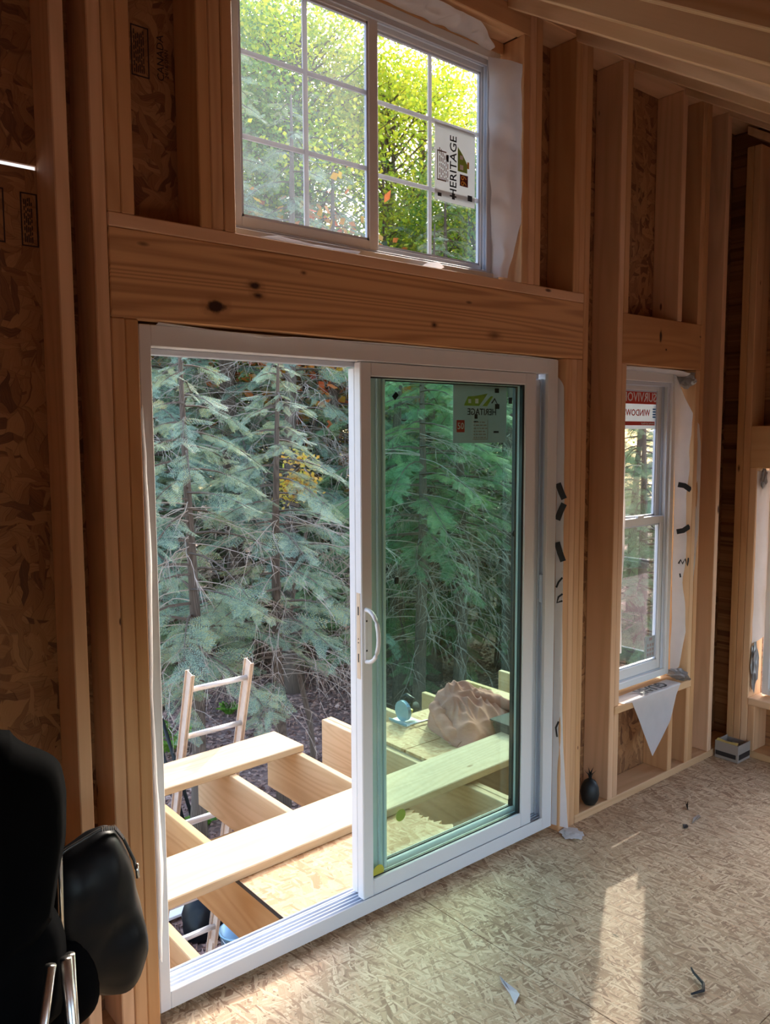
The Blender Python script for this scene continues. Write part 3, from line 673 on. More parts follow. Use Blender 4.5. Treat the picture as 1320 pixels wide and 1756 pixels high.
# sliding panel (slid to the right, in front of the fixed one)
def panel(name, x0, x1, z0, z1, y0, y1, sl_, sr_, tw, bw):
    p = empty(name, ((x0 + x1) / 2, y0, z0), d1)
    bx('stile', p, x0, x0 + sl_, y0, y1, z0, z1, VINYL, .003); bx('stile', p, x1 - sr_, x1, y0, y1, z0, z1, VINYL, .003)
    bx('rail', p, x0 + sl_, x1 - sr_, y0, y1, z0, z0 + bw, VINYL, .003); bx('rail', p, x0 + sl_, x1 - sr_, y0, y1, z1 - tw, z1, VINYL, .003)
    ym = (y0 + y1) / 2; a, b, c, d = x0 + sl_, x1 - sr_, z0 + bw, z1 - tw; e = .007
    multi('gasket', p, [(a, a + e * .5, ym - .006, ym + .006, c, d), (b - e * 1.5, b, ym - .010, ym + .006, c, d), (a, b, ym - .006, ym + .006, c, c + e * .6), (a, b, ym - .006, ym + .006, d - e * .6, d)], GASKET)
    bx('pane', p, a, b, ym - .003, ym + .003, c, d, GLASSDOOR, 0)
    return p
panel('sliding_panel', .787, 1.700, .0740, 1.982, .0375, .0725, .047, .066, .047, .062)
panel('fixed_panel', .800, 1.796, .0740, 1.965, .0885, .1240, .140, .146, .034, .072)
bx('fixed_panel_lip', d1, .892, .902, .0780, .0884, .08, 1.96, VINYLT)
bx('fixed_panel_lip', d1, .918, .924, .0810, .0884, .08, 1.96, VINYLT)
# D pull handle, lock plate on the panel edge
hd = bx('handle', d1, .794, .809, .0300, .0374, .946, 1.136, VINYL, .003); hd['label'] = 'white D shaped pull handle'
pts = []
for i in range(17):
    a = math.pi * i / 16
    pts.append((.802, .034 - .070 * math.sin(a) ** .8, 1.041 - .092 * math.cos(a)))
tube('handle_grip', hd, pts, [.0075] * 17, VINYL, 8)
multi('handle_screw', hd, [(.799, .805, .0288, .0302, .985, .991), (.799, .805, .0288, .0302, 1.090, 1.096)], GASKET)
lk = bx('lock_plate', d1, .7855, .7872, .046, .066, .885, 1.190, LOCKBEIGE, .0005); lk['label'] = 'beige lock plate let into the panel edge'
multi('lock_slot', lk, [(.7846, .7856, .053, .058, 1.112, 1.142), (.7846, .7856, .053, .058, .945, .975), (.7846, .7856, .054, .057, 1.025, 1.030), (.7846, .7856, .054, .057, 1.012, 1.017)], GASKET)
# pads and round stickers on the glass
for (x, z, sp) in ((.996, 1.876, 1), (1.612, 1.873, 0), (.999, 1.203, 0), (1.642, 1.327, 1), (1.653, .640, 1), (1.634, .168, 0)):
    bm = bmesh.new(); bm_box(bm, -.010, .010, -.002, .002, -.013, .013, .001)
    bmobj('spacer_pad', bm, GASKET, d1, Matrix.Translation((x, .1005, z)) @ Matrix.Rotation(.78 if sp else 0, 4, 'Y'))
def disc(name, parent, c, r, mat, n=20, t=.0006):
    V = [(c[0] + r * math.cos(2 * math.pi * k / n), c[1] + s, c[2] + r * math.sin(2 * math.pi * k / n)) for s in (0, t) for k in range(n)]
    return meshobj(name, V, [tuple(range(n)), tuple(range(2 * n - 1, n - 1, -1))] + [(k, k + n, (k + 1) % n + n, (k + 1) % n) for k in range(n)], mat, parent)
disc('round_sticker', d1, (.866, .0505, .150), .026, STICKER); disc('round_sticker', d1, (1.018, .1015, .298), .024, STICKER)
# mirrored label on the fixed pane
st = bx('sticker', d1, 1.288, 1.592, .1022, .1028, 1.703, 1.934, LABELGREY, 0); st['label'] = 'grey window label seen from behind, HERITAGE mirrored'
ys = .1015
text('lettering', st, 'HERITAGE', .036, BLACKINK, (1.448, ys, 1.824), (-1, 0, 0), (0, 0, 1), bold=.0004)
bx('print_block', st, 1.307, 1.350, ys, ys + .0003, 1.745, 1.792, INKRED, 0)
text('lettering', st, '50', .036, INKWHITE, (1.328, ys - .0006, 1.768), (1, 0, 0), (0, 0, 1))
V = [(1.345, ys, 1.848), (1.368, ys, 1.884), (1.405, ys, 1.886), (1.480, ys, 1.898), (1.430, ys, 1.848)]
meshobj('house_logo', V, [(0, 1, 2, 3, 4)], INKGREEN, st)
V = [(1.448, ys, 1.848), (1.497, ys, 1.888), (1.512, ys, 1.888), (1.476, ys, 1.848)]
meshobj('house_logo', V, [(0, 1, 2, 3)], INKGREEN, st)
multi('house_logo_window', st, [(1.370, 1.385, ys - .0004, ys - .0002, 1.858, 1.874), (1.408, 1.426, ys - .0004, ys - .0002, 1.858, 1.876)], INKWHITE)
meshobj('house_logo_roof', [(1.500, ys, 1.862), (1.520, ys, 1.882), (1.545, ys, 1.848), (1.540, ys, 1.848), (1.520, ys, 1.874), (1.505, ys, 1.858)], [(0, 1, 5), (1, 4, 5), (1, 2, 3, 4)], BLACKINK, st)
L = []
for k in range(6):
    xx = 1.400
    while xx < 1.470:
        ln = random.uniform(.006, .02); L.append((xx, xx + ln, ys, ys + .0002, 1.722 + k * .012, 1.727 + k * .012)); xx += ln + .005
L += [(1.396, 1.482, ys, ys + .0002, 1.716, 1.719), (1.479, 1.482, ys, ys + .0002, 1.716, 1.795)]
multi('fine_print', st, L, INKBROWN)
multi('fine_print', st, [(1.405, 1.422, ys, ys + .0002, 1.798, 1.816), (1.520, 1.545, ys, ys + .0002, 1.902, 1.920), (1.522, 1.548, ys, ys + .0002, 1.838, 1.858), (1.515, 1.545, ys, ys + .0002, 1.742, 1.750), (1.400, 1.425, ys, ys + .0002, 1.784, 1.789)], BLACKINK)
# house wrap around the door
sheet('housewrap_strip', d1, [(1.826, .030, 1.975), (1.829, .030, 1.45), (1.829, .030, 1.0), (1.829, .030, .5), (1.829, .030, .03)], [(1.836, .004, 1.93), (1.8405, -.002, 1.48), (1.8405, -.002, 1.0), (1.845, -.010, .45), (1.870, -.030, .02)], WRAP, 6, 50, .006, 10, (.003, -.006, 0), 14)
for q in ([(0, 1.53), (.016, 1.49), (.028, 1.465)], [(.028, 1.445), (.012, 1.41), (.0, 1.375)], [(0, 1.28), (.014, 1.235), (.028, 1.20)], [(.026, 1.13), (.010, 1.11), (0, 1.085)], [(.028, 1.06), (.010, 1.045), (.004, 1.02), (.028, 1.03)], [(.02, .50), (.008, .47), (.014, .43)]):
    mark('print_mark', d1, q, .026 if q[0][1] > 1.15 else .008, BLACKINK, ux=Vector((.013, -.033, 0)).normalized(), org=(1.8275, .022, 0))
crumple('housewrap_scrap', d1, (1.862, -.055, .008), (.045, .05, .010), WRAP, 3)
sheet('housewrap_strip', d1, [(.06, .031, 2.042), (.5, .031, 2.042), (.9, .031, 2.042), (1.80, .031, 2.041)], [(.06, .010, 2.048), (.30, .006, 2.036), (.38, .006, 2.028), (.50, .008, 2.040), (.90, .010, 2.046), (1.6, .010, 2.046), (1.80, .012, 2.042)], WRAP, 4, 70, .003, 25, seed=15)
sheet('housewrap_strip', d1, [(.010, .031, 1.80), (.010, .031, 1.2), (.010, .031, .6), (.010, .031, .2)], [(.006, .004, 1.82), (.020, .008, 1.4), (.008, .004, 1.0), (.016, .006, .72), (.024, .004, .5), (.010, .004, .2)], WRAP, 4, 60, .004, 14, seed=16)

# ------------------------------------------------------------------ ground outside
GZ = -2.7
def gz(x, y): return GZ + .10 * mnoise.noise(Vector((x * .25, y * .25, 0))) + .03 * mnoise.noise(Vector((x * 1.1, y * 1.1, 4)))
gm = NT('forest_floor'); tc = gm.new('ShaderNodeTexCoord')
v = gm.voro(tc.outputs['Object'], 16.0); sp = gm.new('ShaderNodeSeparateColor'); gm.put(sp.inputs[0], v.outputs['Color'])
nz = gm.noise(tc.outputs['Object'], 0.6, 4.0)
gcol = gm.ramp(gm.math('ADD', gm.math('MULTIPLY', sp.outputs[0], .6), gm.math('MULTIPLY', nz.outputs[0], .5)), [(0, (.10, .062, .052)), (.4, (.20, .12, .098)), (.75, (.32, .20, .16)), (1, (.44, .32, .26))])
gm.put(gm.b.inputs['Base Color'], gcol); gm.b.inputs['Roughness'].default_value = .95; gm.bump(v.outputs['Distance'], .6, .02)
V = []; Fc = []; NX = 110; NY = 90
xs = [-30 + 80 * (i / NX) for i in range(NX + 1)]; ysq = [-12 + 72 * (j / NY) for j in range(NY + 1)]
for y in ysq:
    for x in xs: V.append((x, y, gz(x, y)))
for j in range(NY):
    for i in range(NX):
        k = j * (NX + 1) + i; Fc.append((k, k + 1, k + NX + 2, k + NX + 1))
ground = meshobj('ground', V, Fc, gm.m, None, smooth=True); tag(ground, 'forest floor covered in brown fallen leaves', kind='structure')
fdn = bx('foundation', None, -2.7, 3.43, -3.2, .12, GZ - .2, -.31, plain('foundation_grey', (0.35, 0.34, 0.33), .9), 0); tag(fdn, 'grey foundation wall under the room', kind='structure')
rng = np.random.default_rng(3)
def rot_basis(n, rng, flat=0.0):
    a = rng.normal(size=(n, 3)); a[:, 2] *= (1 - flat); a /= np.linalg.norm(a, axis=1)[:, None]
    b = rng.normal(size=(n, 3)); b[:, 2] *= (1 - flat); b -= (a * b).sum(1)[:, None] * a; b /= np.linalg.norm(b, axis=1)[:, None]
    return a, b
def leaf_quads(C, L, W, a, b):
    """diamond leaves at centres C"""
    return np.stack([C - a * L[:, None] / 2, C + b * W[:, None] / 2 - a * L[:, None] * .05, C + a * L[:, None] / 2, C - b * W[:, None] / 2 - a * L[:, None] * .05], 1)
n = 42000
D = rng.uniform(3.2, 17, n) ; azm = np.radians(rng.uniform(10, 66, n))
C = np.stack([CAM.x + D * np.sin(azm), CAM.y + D * np.cos(azm), np.zeros(n)], 1)
keep = C[:, 1] > 1.0; C = C[keep]; n = len(C)
C[:, 2] = [gz(x, y) + .012 for x, y in C[:, :2]]
a, b = rot_basis(n, rng, .75)
lit = link(bpy.data.objects.new('leaf_litter', quads_mesh('leaf_litter', leaf_quads(C, rng.uniform(.05, .11, n), rng.uniform(.03, .07, n), a, b), LITTER)))
tag(lit, 'brown fallen leaves strewn over the forest floor below the deck', 'leaves', kind='stuff')

# ------------------------------------------------------------------ trees
def tri_tubes(segs, r0_, r1_):
    """thin three-sided twigs: list of (p,q) -> quads array"""
    Q = []
    for (p, q, ra, rb) in segs:
        t = (q - p); t = t / (np.linalg.norm(t) + 1e-9)
        a = np.cross(t, [0, 0, 1.0]); nn = np.linalg.norm(a); a = a / nn if nn > 1e-3 else np.array([1.0, 0, 0]); w = np.cross(t, a)
        for k in range(3):
            th0, th1 = 2 * math.pi * k / 3, 2 * math.pi * (k + 1) / 3
            d0 = a * math.cos(th0) + w * math.sin(th0); d1_ = a * math.cos(th1) + w * math.sin(th1)
            Q.append([p + d0 * ra, p + d1_ * ra, q + d1_ * rb, q + d0 * rb])
    return np.array(Q)
# spray template: flat two-level needle twig along +X, unit length
tq = []
for t in np.linspace(.05, 1.0, 9):
    for s in (-1, 1):
        ln = .34 * (1 - .66 * t) + .05; an = math.radians(46) * s
        d = np.array([math.cos(an), math.sin(an), -.12]); p = np.array([t, 0, 0])
        for u in np.linspace(.12, 1.0, 5 if t < .7 else 4):
            for s2 in (-1, 1):
                a2 = an + math.radians(48) * s2; e = np.array([math.cos(a2), math.sin(a2), -.06]); nrm = np.array([-e[1], e[0], 0.0])
                l2 = (.105 * (1.15 - .5 * u)); w = .0135; b0 = p + d * ln * u
                tq.append([b0, b0 + e * l2 * .45 + nrm * w, b0 + e * l2, b0 + e * l2 * .45 - nrm * w])
SPRAY = np.array(tq)
def conifer_meshes(seed, Ht, r, zc, Lmax, needle, dens=8.0, bare=14):
    rg = np.random.default_rng(seed); sprays = []; segs = []; twigs = []
    nb = int((Ht - zc) * dens)
    for i in range(nb):
        u = (i + rg.uniform()) / nb; z = zc + (Ht - zc) * u * .985
        az = i * 2.4 + rg.uniform(-.4, .4); Lb = (Lmax * (1 - u) ** .8 + .18) * rg.uniform(.7, 1.12)
        if u < .08: Lb *= .75
        rise = rg.uniform(-.05, .22); droop = rg.uniform(.28, .55)
        dirh = np.array([math.cos(az), math.sin(az), 0]); side = np.array([-dirh[1], dirh[0], 0]); bend = rg.uniform(-.15, .15)
        def P(t): return np.array([0, 0, z]) + dirh * Lb * t + side * bend * Lb * t * t + np.array([0, 0, Lb * (rise * t - droop * t * t)])
        ts = np.linspace(0, 1, 6); pp = [P(t) for t in ts]
        for k in range(5): segs.append((pp[k], pp[k + 1], .016 * (1 - ts[k]) * (.5 + Lb * .4) + .003, .016 * (1 - ts[k + 1]) * (.5 + Lb * .4) + .003))
        m = max(4, int(Lb * 11)) if (u > .55 or rg.uniform() > .22) else 0
        for k in range(m):
            t = .22 + .78 * (k + rg.uniform()) / m
            T = P(min(1, t + .05)) - P(t - .05); T = T / np.linalg.norm(T)
            S = side - T * (side @ T); S /= np.linalg.norm(S)
            for s in (-1, 1):
                an = math.radians(rg.uniform(28, 62)) * s
                X = T * math.cos(an) + S * math.sin(an) + np.array([rg.normal() * .12, rg.normal() * .12, rg.uniform(-.45, .12)]); X /= np.linalg.norm(X)
                up_ = np.array([rg.normal() * .5, rg.normal() * .5, 1.0]); Y = np.cross(up_, X); Y /= np.linalg.norm(Y); Z = np.cross(X, Y)
                sl_ = rg.uniform(.16, .42) * (1.15 - .55 * t) * min(1.0, .55 + Lb * .35)
                sprays.append((P(t), X * sl_, Y * sl_, Z * sl_))
    for i in range(bare):                      # dead, drooping, pale branches under the crown
        z = rg.uniform(1.7, zc + (Ht - zc) * .5); az = rg.uniform(0, 6.28); Lb = rg.uniform(.6, 1.25) * Lmax
        p = np.array([0, 0, z]); d = np.array([math.cos(az), math.sin(az), rg.uniform(-.1, .35)])
        for k in range(9):
            d = d + np.array([rg.normal() * .12, rg.normal() * .12, -.09 + rg.normal() * .06]); d /= np.linalg.norm(d)
            q = p + d * Lb / 9; twigs.append((p, q, .0075 * (1 - k / 10), .0075 * (1 - (k + 1) / 10)))
            for s in range(2 if k > 1 else 0):
                e = d + rg.normal(size=3) * .7 + np.array([0, 0, -.5]); e /= np.linalg.norm(e); l2 = rg.uniform(.12, .42); p2 = q
                for w_ in range(3):
                    q2 = p2 + e * l2 / 3; twigs.append((p2, q2, .0032 - .0008 * w_, .0026 - .0008 * w_)); p2 = q2; e = e + np.array([rg.normal() * .15, rg.normal() * .15, -.2]); e /= np.linalg.norm(e)
            p = q
    O = np.array([s[0] for s in sprays]); X = np.array([s[1] for s in sprays]); Y = np.array([s[2] for s in sprays]); Z = np.array([s[3] for s in sprays])
    Q = O[:, None, None, :] + SPRAY[None, :, :, 0:1] * X[:, None, None, :] + SPRAY[None, :, :, 1:2] * Y[:, None, None, :] + SPRAY[None, :, :, 2:3] * Z[:, None, None, :]
    fm = quads_mesh('foliage', Q.reshape(-1, 4, 3), needle)
    bmh = quads_mesh('branches', tri_tubes(segs, 0, 0), BARK)
    tm = quads_mesh('dead_twigs', tri_tubes(twigs, 0, 0), TWIG) if twigs else None
    pts = []; rad = []
    for k in range(13):
        u = k / 12; pts.append((.05 * math.sin(seed + u * 5), .05 * math.cos(seed * 2 + u * 4), Ht * u - .15 * (k == 0))); rad.append(r * (1 - u) ** .85 * (1.35 if k == 0 else 1) + .012)
    Vt, Ft = tube_geo(pts, rad, 10); tk = bpy.data.meshes.new('trunk'); 
    tk.from_pydata([(v.z, v.x, v.y) for v in Vt], [], Ft); tk.materials.append(BARK); tk.polygons.foreach_set('use_smooth', [True] * len(tk.polygons)); tk.update()
    return dict(foliage=fm, branches=bmh, dead_twigs=tm, trunk=tk)
CYC = Matrix(((0, 1, 0, 0), (0, 0, 1, 0), (1, 0, 0, 0), (0, 0, 0, 1)))   # local X up (grain along the trunk)
def leafy_meshes(seed, Ht, r, zc, R, mat, ncl=150, per=120, sp=.42, lf=1.0):
    rg = np.random.default_rng(seed); segs = []; C = []
    top = Ht * .93
    for i in range(ncl):
        u = rg.uniform(0, 1) ** .8; z = zc + (Ht - zc) * u; rr = R * math.sin(math.pi * (.12 + .82 * u)) ** .7 * rg.uniform(.35, 1.0) ** .6; az = rg.uniform(0, 6.28)
        c = np.array([rr * math.cos(az), rr * math.sin(az), z]); C.append(c)
        b0 = np.array([0, 0, max(zc * .7, z - rr * .75)])
        md = (b0 + c) / 2 + np.array([0, 0, rr * .12]) + rg.normal(size=3) * .1
        segs += [(b0, md, .03, .018), (md, c, .018, .006)]
    C = np.array(C); N = ncl * per
    P = np.repeat(C, per, 0) + rg.normal(size=(N, 3)) * np.array([sp, sp, sp * .62])
    a, b = rot_basis(N, rg, .35)
    fm = quads_mesh('foliage', leaf_quads(P, rg.uniform(.08, .15, N) * lf, rg.uniform(.06, .11, N) * lf, a, b), mat)
    pts = [(.12 * math.sin(seed + k * .8), .1 * math.cos(seed + k), top * k / 9 - .15 * (k == 0)) for k in range(10)]
    Vt, Ft = tube_geo(pts, [r * (1 - k / 10) + .015 for k in range(10)], 10); tk = bpy.data.meshes.new('trunk')
    tk.from_pydata([(v.z, v.x, v.y) for v in Vt], [], Ft); tk.materials.append(BARK); tk.polygons.foreach_set('use_smooth', [True] * len(tk.polygons)); tk.update()
    return dict(foliage=fm, branches=quads_mesh('branches', tri_tubes(segs, 0, 0), BARK), dead_twigs=None, trunk=tk)
KINDS = {
    'hemlock': conifer_meshes(11, 10.0, .17, 1.7, 2.3, NEEDLE, 9.5, 80),
    'spruce': conifer_meshes(23, 9.0, .14, 2.3, 2.0, NEEDLE, 9.0, 70),
    'low': conifer_meshes(29, 5.8, .075, 1.75, 1.45, NEEDLE, 12.0, 46),
    'thin': conifer_meshes(41, 6.6, .10, 3.0, 1.7, NEEDLE2, 11.0, 70),
    'young': conifer_meshes(37, 5.2, .09, .7, 1.5, NEEDLE2, 12.0, 16),
    'yellow': leafy_meshes(51, 11.0, .16, 3.2, 2.9, LEAFY, 160, 190, .42, .68), 'green': leafy_meshes(57, 11.0, .16, 2.6, 2.9, LEAFG, 160, 180, .42, .70), 'sapling': leafy_meshes(67, 4.35, .025, 3.55, .20, LEAFS, 9, 60, .10, .55), 'slim': leafy_meshes(71, 9.3, .05, 7.05, .26, LEAFG, 42, 70, .14), 'orange': leafy_meshes(63, 5.0, .08, 2.0, 1.0, LEAFR, 30, 110)}
def tree(name, kind, x, y, s, label, group=None, sh=1.0, rz=None, cat='tree'):
    o = bpy.data.objects.new(name, None); o.empty_display_size = .3
    rz = random.uniform(0, 6.28) if rz is None else rz
    mw = Matrix.Translation((x, y, gz(x, y) - .03)) @ Matrix.Rotation(rz, 4, 'Z') @ Matrix.Diagonal((s * sh, s * sh, s, 1))
    COL.objects.link(o); o.matrix_basis = mw
    tag(o, label, cat, group)
    for part in ('trunk', 'foliage', 'branches', 'dead_twigs'):
        me = KINDS[kind][part]
        if me is None: continue
        c = bpy.data.objects.new(part, me); COL.objects.link(c); c.parent = o
        if part == 'trunk': c.matrix_basis = CYC
        if part in ('foliage', 'branches', 'dead_twigs'): c['kind'] = 'stuff'
    return o
def at(az, d): return CAM.x + d * math.sin(math.radians(az)), CAM.y + d * math.cos(math.radians(az))
# near conifers seen through the open half of the door
tree('hemlock_tree', 'hemlock', 4.35, 10.2, 1.05, 'big hemlock at the left edge of the open doorway', rz=.4)
tree('hemlock_tree', 'hemlock', 6.15, 10.6, 1.15, 'hemlock with a stout trunk just right of the ladder top', rz=2.1)
tree('spruce_tree', 'spruce', 6.62, 9.35, 1.10, 'dark slender spruce whose bare trunk stands nearest behind the planks', rz=4.4)
tree('spruce_tree', 'spruce', 9.25, 12.6, 1.30, 'spruce with a thin trunk farther back in the open doorway', rz=1.0)
tree('hemlock_tree', 'hemlock', 8.60, 10.9, 1.00, 'hemlock half hidden by the edge of the sliding panel', rz=3.3)
tree('spruce_tree', 'spruce', 5.30, 12.3, 1.30, 'spruce behind the hemlocks, left of the doorway centre', rz=5.2)
tree('hemlock_tree', 'hemlock', 7.30, 13.2, 1.30, 'tall hemlock behind the two nearest trunks', rz=.9)
tree('sapling', 'sapling', *at(33.7, 10.2), 1.0, 'small yellow orange sapling among the conifers in the open doorway')
tree('hemlock_tree', 'low', *at(26.0, 8.9), 1.0, 'low hemlock whose boughs hang behind the ladder, left in the doorway', rz=1.7)
tree('hemlock_tree', 'low', *at(32.2, 9.5), .95, 'low hemlock whose boughs hang in the middle of the doorway', rz=4.0)
# seen through the glass half
tree('spruce_tree', 'thin', 6.55, 6.10, .95, 'small spruce seen through the glass just right of the handle', rz=1.2)
tree('spruce_tree', 'thin', 7.55, 6.35, 1.0, 'small spruce with a leaning trunk seen through the glass door', rz=2.0)
tree('young_hemlock', 'young', 7.6, 7.75, 1.35, 'bright young hemlock behind the glass, at its left edge')
tree('spruce_tree', 'spruce', 9.0, 8.45, .90, 'spruce with a broad trunk in the middle of the glass door', rz=3.0)
tree('spruce_tree', 'thin', 9.3, 6.9, 1.08, 'spruce at the right side of the door glass', rz=5.0)
tree('hemlock_tree', 'hemlock', 11.0, 10.2, .95, 'hemlock far behind the glass door, right of its middle', rz=.2)
tree('young_hemlock', 'young', 11.3, 8.7, 1.4, 'low dark hemlock far behind the right half of the door glass')
# seen through the double hung window
tree('young_hemlock', 'young', 9.3, 4.4, 1.0, 'young hemlock in the left of the double hung window')
tree('spruce_tree', 'spruce', 12.6, 5.9, .80, 'spruce behind the young hemlock in the double hung window')
tree('young_hemlock', 'young', 12.0, 8.2, 1.3, 'young hemlock between the door and the double hung window')
tree('hemlock_tree', 'hemlock', 7.3, .20, .80, 'unseen dense hemlock added outside the right wall to block sun from its window', sh=.8)  # placed out of view to keep direct sun out of the side window
tree('sun_blocker_tree', 'slim', 1.3 + 6.8 + .01, .1 + 4.2 - .02, 1.0, 'unseen slim tree added to block sun from the door glass', rz=.5)  # added out of view; its crown weakens the sun through the door glass
# broadleaf trees that fill the upper window
for k, (kd, x, y, s, lb) in enumerate([
        ('green', 7.0, 15.5, 1.30, 'green maple behind the left panes of the upper window'), ('yellow', 10.4, 14.6, 1.30, 'yellow green maple behind the middle of the upper window'),
        ('yellow', 13.2, 14.6, 1.25, 'bright yellow maple behind the right panes of the upper window'), ('green', 12.0, 18.5, 1.5, 'tall green maple at the back of the upper window'),
        ('green', 9.0, 18.2, 1.5, 'tall pale maple behind the centre stile of the upper window'), ('yellow', 17.0, 17.5, 1.4, 'yellow maple at the right edge of the upper window'),
        ('green', 15.4, 14.2, 1.05, 'green maple low in the right corner of the upper window'), ('orange', 8.75, 12.0, 1.75, 'small orange red maple low in the upper window'),
        ('green', 4.6, 17.0, 1.35, 'green maple left of the upper window view')]):
    tree('maple_tree', kd, x, y, s, lb)
# the far forest
k = 0
for D, azs in ((19, (8, 17, 25.5, 33, 40, 47, 54, 61, 68)), (25, (12, 20, 27, 34, 41, 48, 55, 62)), (33, (10, 16, 22, 28, 34, 40, 46, 52, 58, 64))):
    for a_ in azs:
        x, y = at(a_ + random.uniform(-1.5, 1.5), D + random.uniform(-1.2, 1.2))
        sc_ = (1.15 if a_ < 45 else .95) * (1 + (D - 19) * .02); kd = ('hemlock', 'spruce', 'green')[k % 3]; k += 1
        tree('forest_tree', kd, x, y, sc_ * random.uniform(.9, 1.1), 'tree of the dim far forest behind the front conifers', 'far forest trees')
for k, (a_, D) in enumerate([(20, 15.5), (23, 16.5), (25.5, 15.2), (28, 17), (30.5, 15.6), (33, 17.2), (35, 15.4), (37.5, 16.8), (40, 15.2), (42.5, 16.2), (45, 14.6), (48, 15.5), (51, 14.2), (54.5, 14.8), (57, 13.2), (60, 14.4)]):
    x, y = at(a_, D)
    tree('young_hemlock', 'young', x, y, .85 + .3 * random.random(), 'low young hemlock of the dim row closing the view between the trunks', 'young hemlocks between the far trunks')
# understorey: ferns and small plants
def fern(x, y, h, label, seed, n=14, spiky=False):
    rg = np.random.default_rng(seed); o = empty('fern', (x, y, gz(x, y))); tag(o, label, 'fern')
    for i in range(n):
        az = i * 2.4 + rg.uniform(-.3, .3); d = np.array([math.cos(az), math.sin(az), 0]); s = np.array([-d[1], d[0], 0]); L_ = h * rg.uniform(.7, 1.1); Q = []
        base = np.array([x, y, gz(x, y)])
        for t in np.linspace(.12, 1, 12):
            p = base + d * L_ * .7 * t + np.array([0, 0, L_ * (1.15 * t - .65 * t * t)])
            w = L_ * .24 * math.sin(math.pi * (.15 + .8 * t)); 
            for sg in (-1, 1):
                e = s * sg + d * .5; e /= np.linalg.norm(e); wd_ = d * .022 * (1 + L_)
                Q.append([p, p + e * w * .5 + wd_, p + e * w + np.array([0, 0, -.02]), p + e * w * .5 - wd_])
        link(bpy.data.objects.new('frond', quads_mesh('frond', np.array(Q), FERN)), o)
fern(3.75, 8.3, .60, 'leafy green fern left of the ladder', 1); fern(5.15, 9.05, .30, 'small fern on the leaf litter between the ladder rails', 2); fern(3.30, 7.3, .34, 'yellow green fern low beside the left rail of the ladder', 3)
fern(8.7, 9.6, .6, 'fern in the shade under the conifers by the panel edge', 4); fern(3.2, 6.1, .28, 'low fern under the second plank', 5, 18); fern(6.0, 4.1, .7, 'fern behind the pink jacket', 6); fern(6.9, 4.3, .6, 'small fern right of the pink jacket', 7)

# ------------------------------------------------------------------ deck framing
deck = empty('deck_frame', (1.6, .17, 0)); tag(deck, 'unfinished deck of pale treated joists fixed outside the door', 'deck')
board('ledger', deck, -1.2, 4.3, .153, .190, -.286, -.001, DECKWOOD)
for xl, ye, dz in ((-.62, 1.83, 0), (-.20, 1.83, 0), (.210, 1.83, 0), (.606, 1.83, 0), (1.034, 1.825, 0), (1.455, 1.79, 0), (1.872, 1.835, 0), (1.913, 1.84, 0), (2.285, 1.83, 0), (2.695, 1.83, 0), (3.100, 1.83, 0), (3.470, 1.84, .0), (3.9, 1.84, 0)):
    board('joist', deck, xl, xl + .038, .191, ye, -.286 + dz, 0.0 + dz - .0005, DECKWOOD)
board('beam', deck, -1.0, 4.1, 1.36, 1.44, -.52, -.288, DECKWOOD)
for x in (-.95, 3.95): board('post', deck, x, x + .09, 1.355, 1.445, GZ - .1, -.52, DECKWOOD)
# loose OSB sheets lying on the joists
def osbsheet(name, x0, x1, y0, y1, label, ragged=False, grp=None):
    bm = bmesh.new()
    if not ragged: bm_box(bm, x0, x1, y0, y1, .0005, .0185, .001)
    else:
        pts = [(x0, y0), (x1, y0)] + [(x1 + random.uniform(-.026, .020) + .02 * math.sin(9 * t), y0 + (y1 - y0) * t) for t in np.linspace(.03, 1, 44)] + [(x0, y1)]
        lo = [bm.verts.new((p[0], p[1], .0005)) for p in pts]; hi = [bm.verts.new((p[0], p[1], .0185)) for p in pts]
        bm.faces.new(lo[::-1]); bm.faces.new(hi)
        for i in range(len(pts)): bm.faces.new((lo[i], lo[(i + 1) % len(pts)], hi[(i + 1) % len(pts)], hi[i]))
    return tag(bmobj(name, bm, OSB_DECK), label, 'board', grp)
sh0 = osbsheet('strand_board', .560, 1.478, .195, .77, 'sunlit strand board sheet on the joists right outside the open door', True)
bx('edge_tape', sh0, .5585, .5600, .195, .77, .0005, .0186, GASKET, 0)
osbsheet('strand_board', 1.915, 2.190, .78, 1.105, 'narrow strand board strip on the joists nearest the long plank behind the glass')
osbsheet('strand_board', 1.915, 2.190, 1.110, 1.50, 'narrow strand board strip left of the power saw')
osbsheet('strand_board', 2.195, 3.08, .78, 1.52, 'wide strand board sheet under the pink jacket')
# loose planks
def plank(x0, x1, y0, y1, z0, rot, label, tilt=0):
    return tag(board('plank', None, x0, x1, y0, y1, z0, z0 + .038, PLANKWOOD, .004, rot, tilt), label, 'plank')
plank(-.25, 3.10, .560, .846, .0190, .036, 'long pale plank lying across the joists from the open door to behind the glass')
plank(-.20, 1.500, 1.447, 1.733, .0005, .042, 'shorter pale plank across the joist ends in front of the ladder')

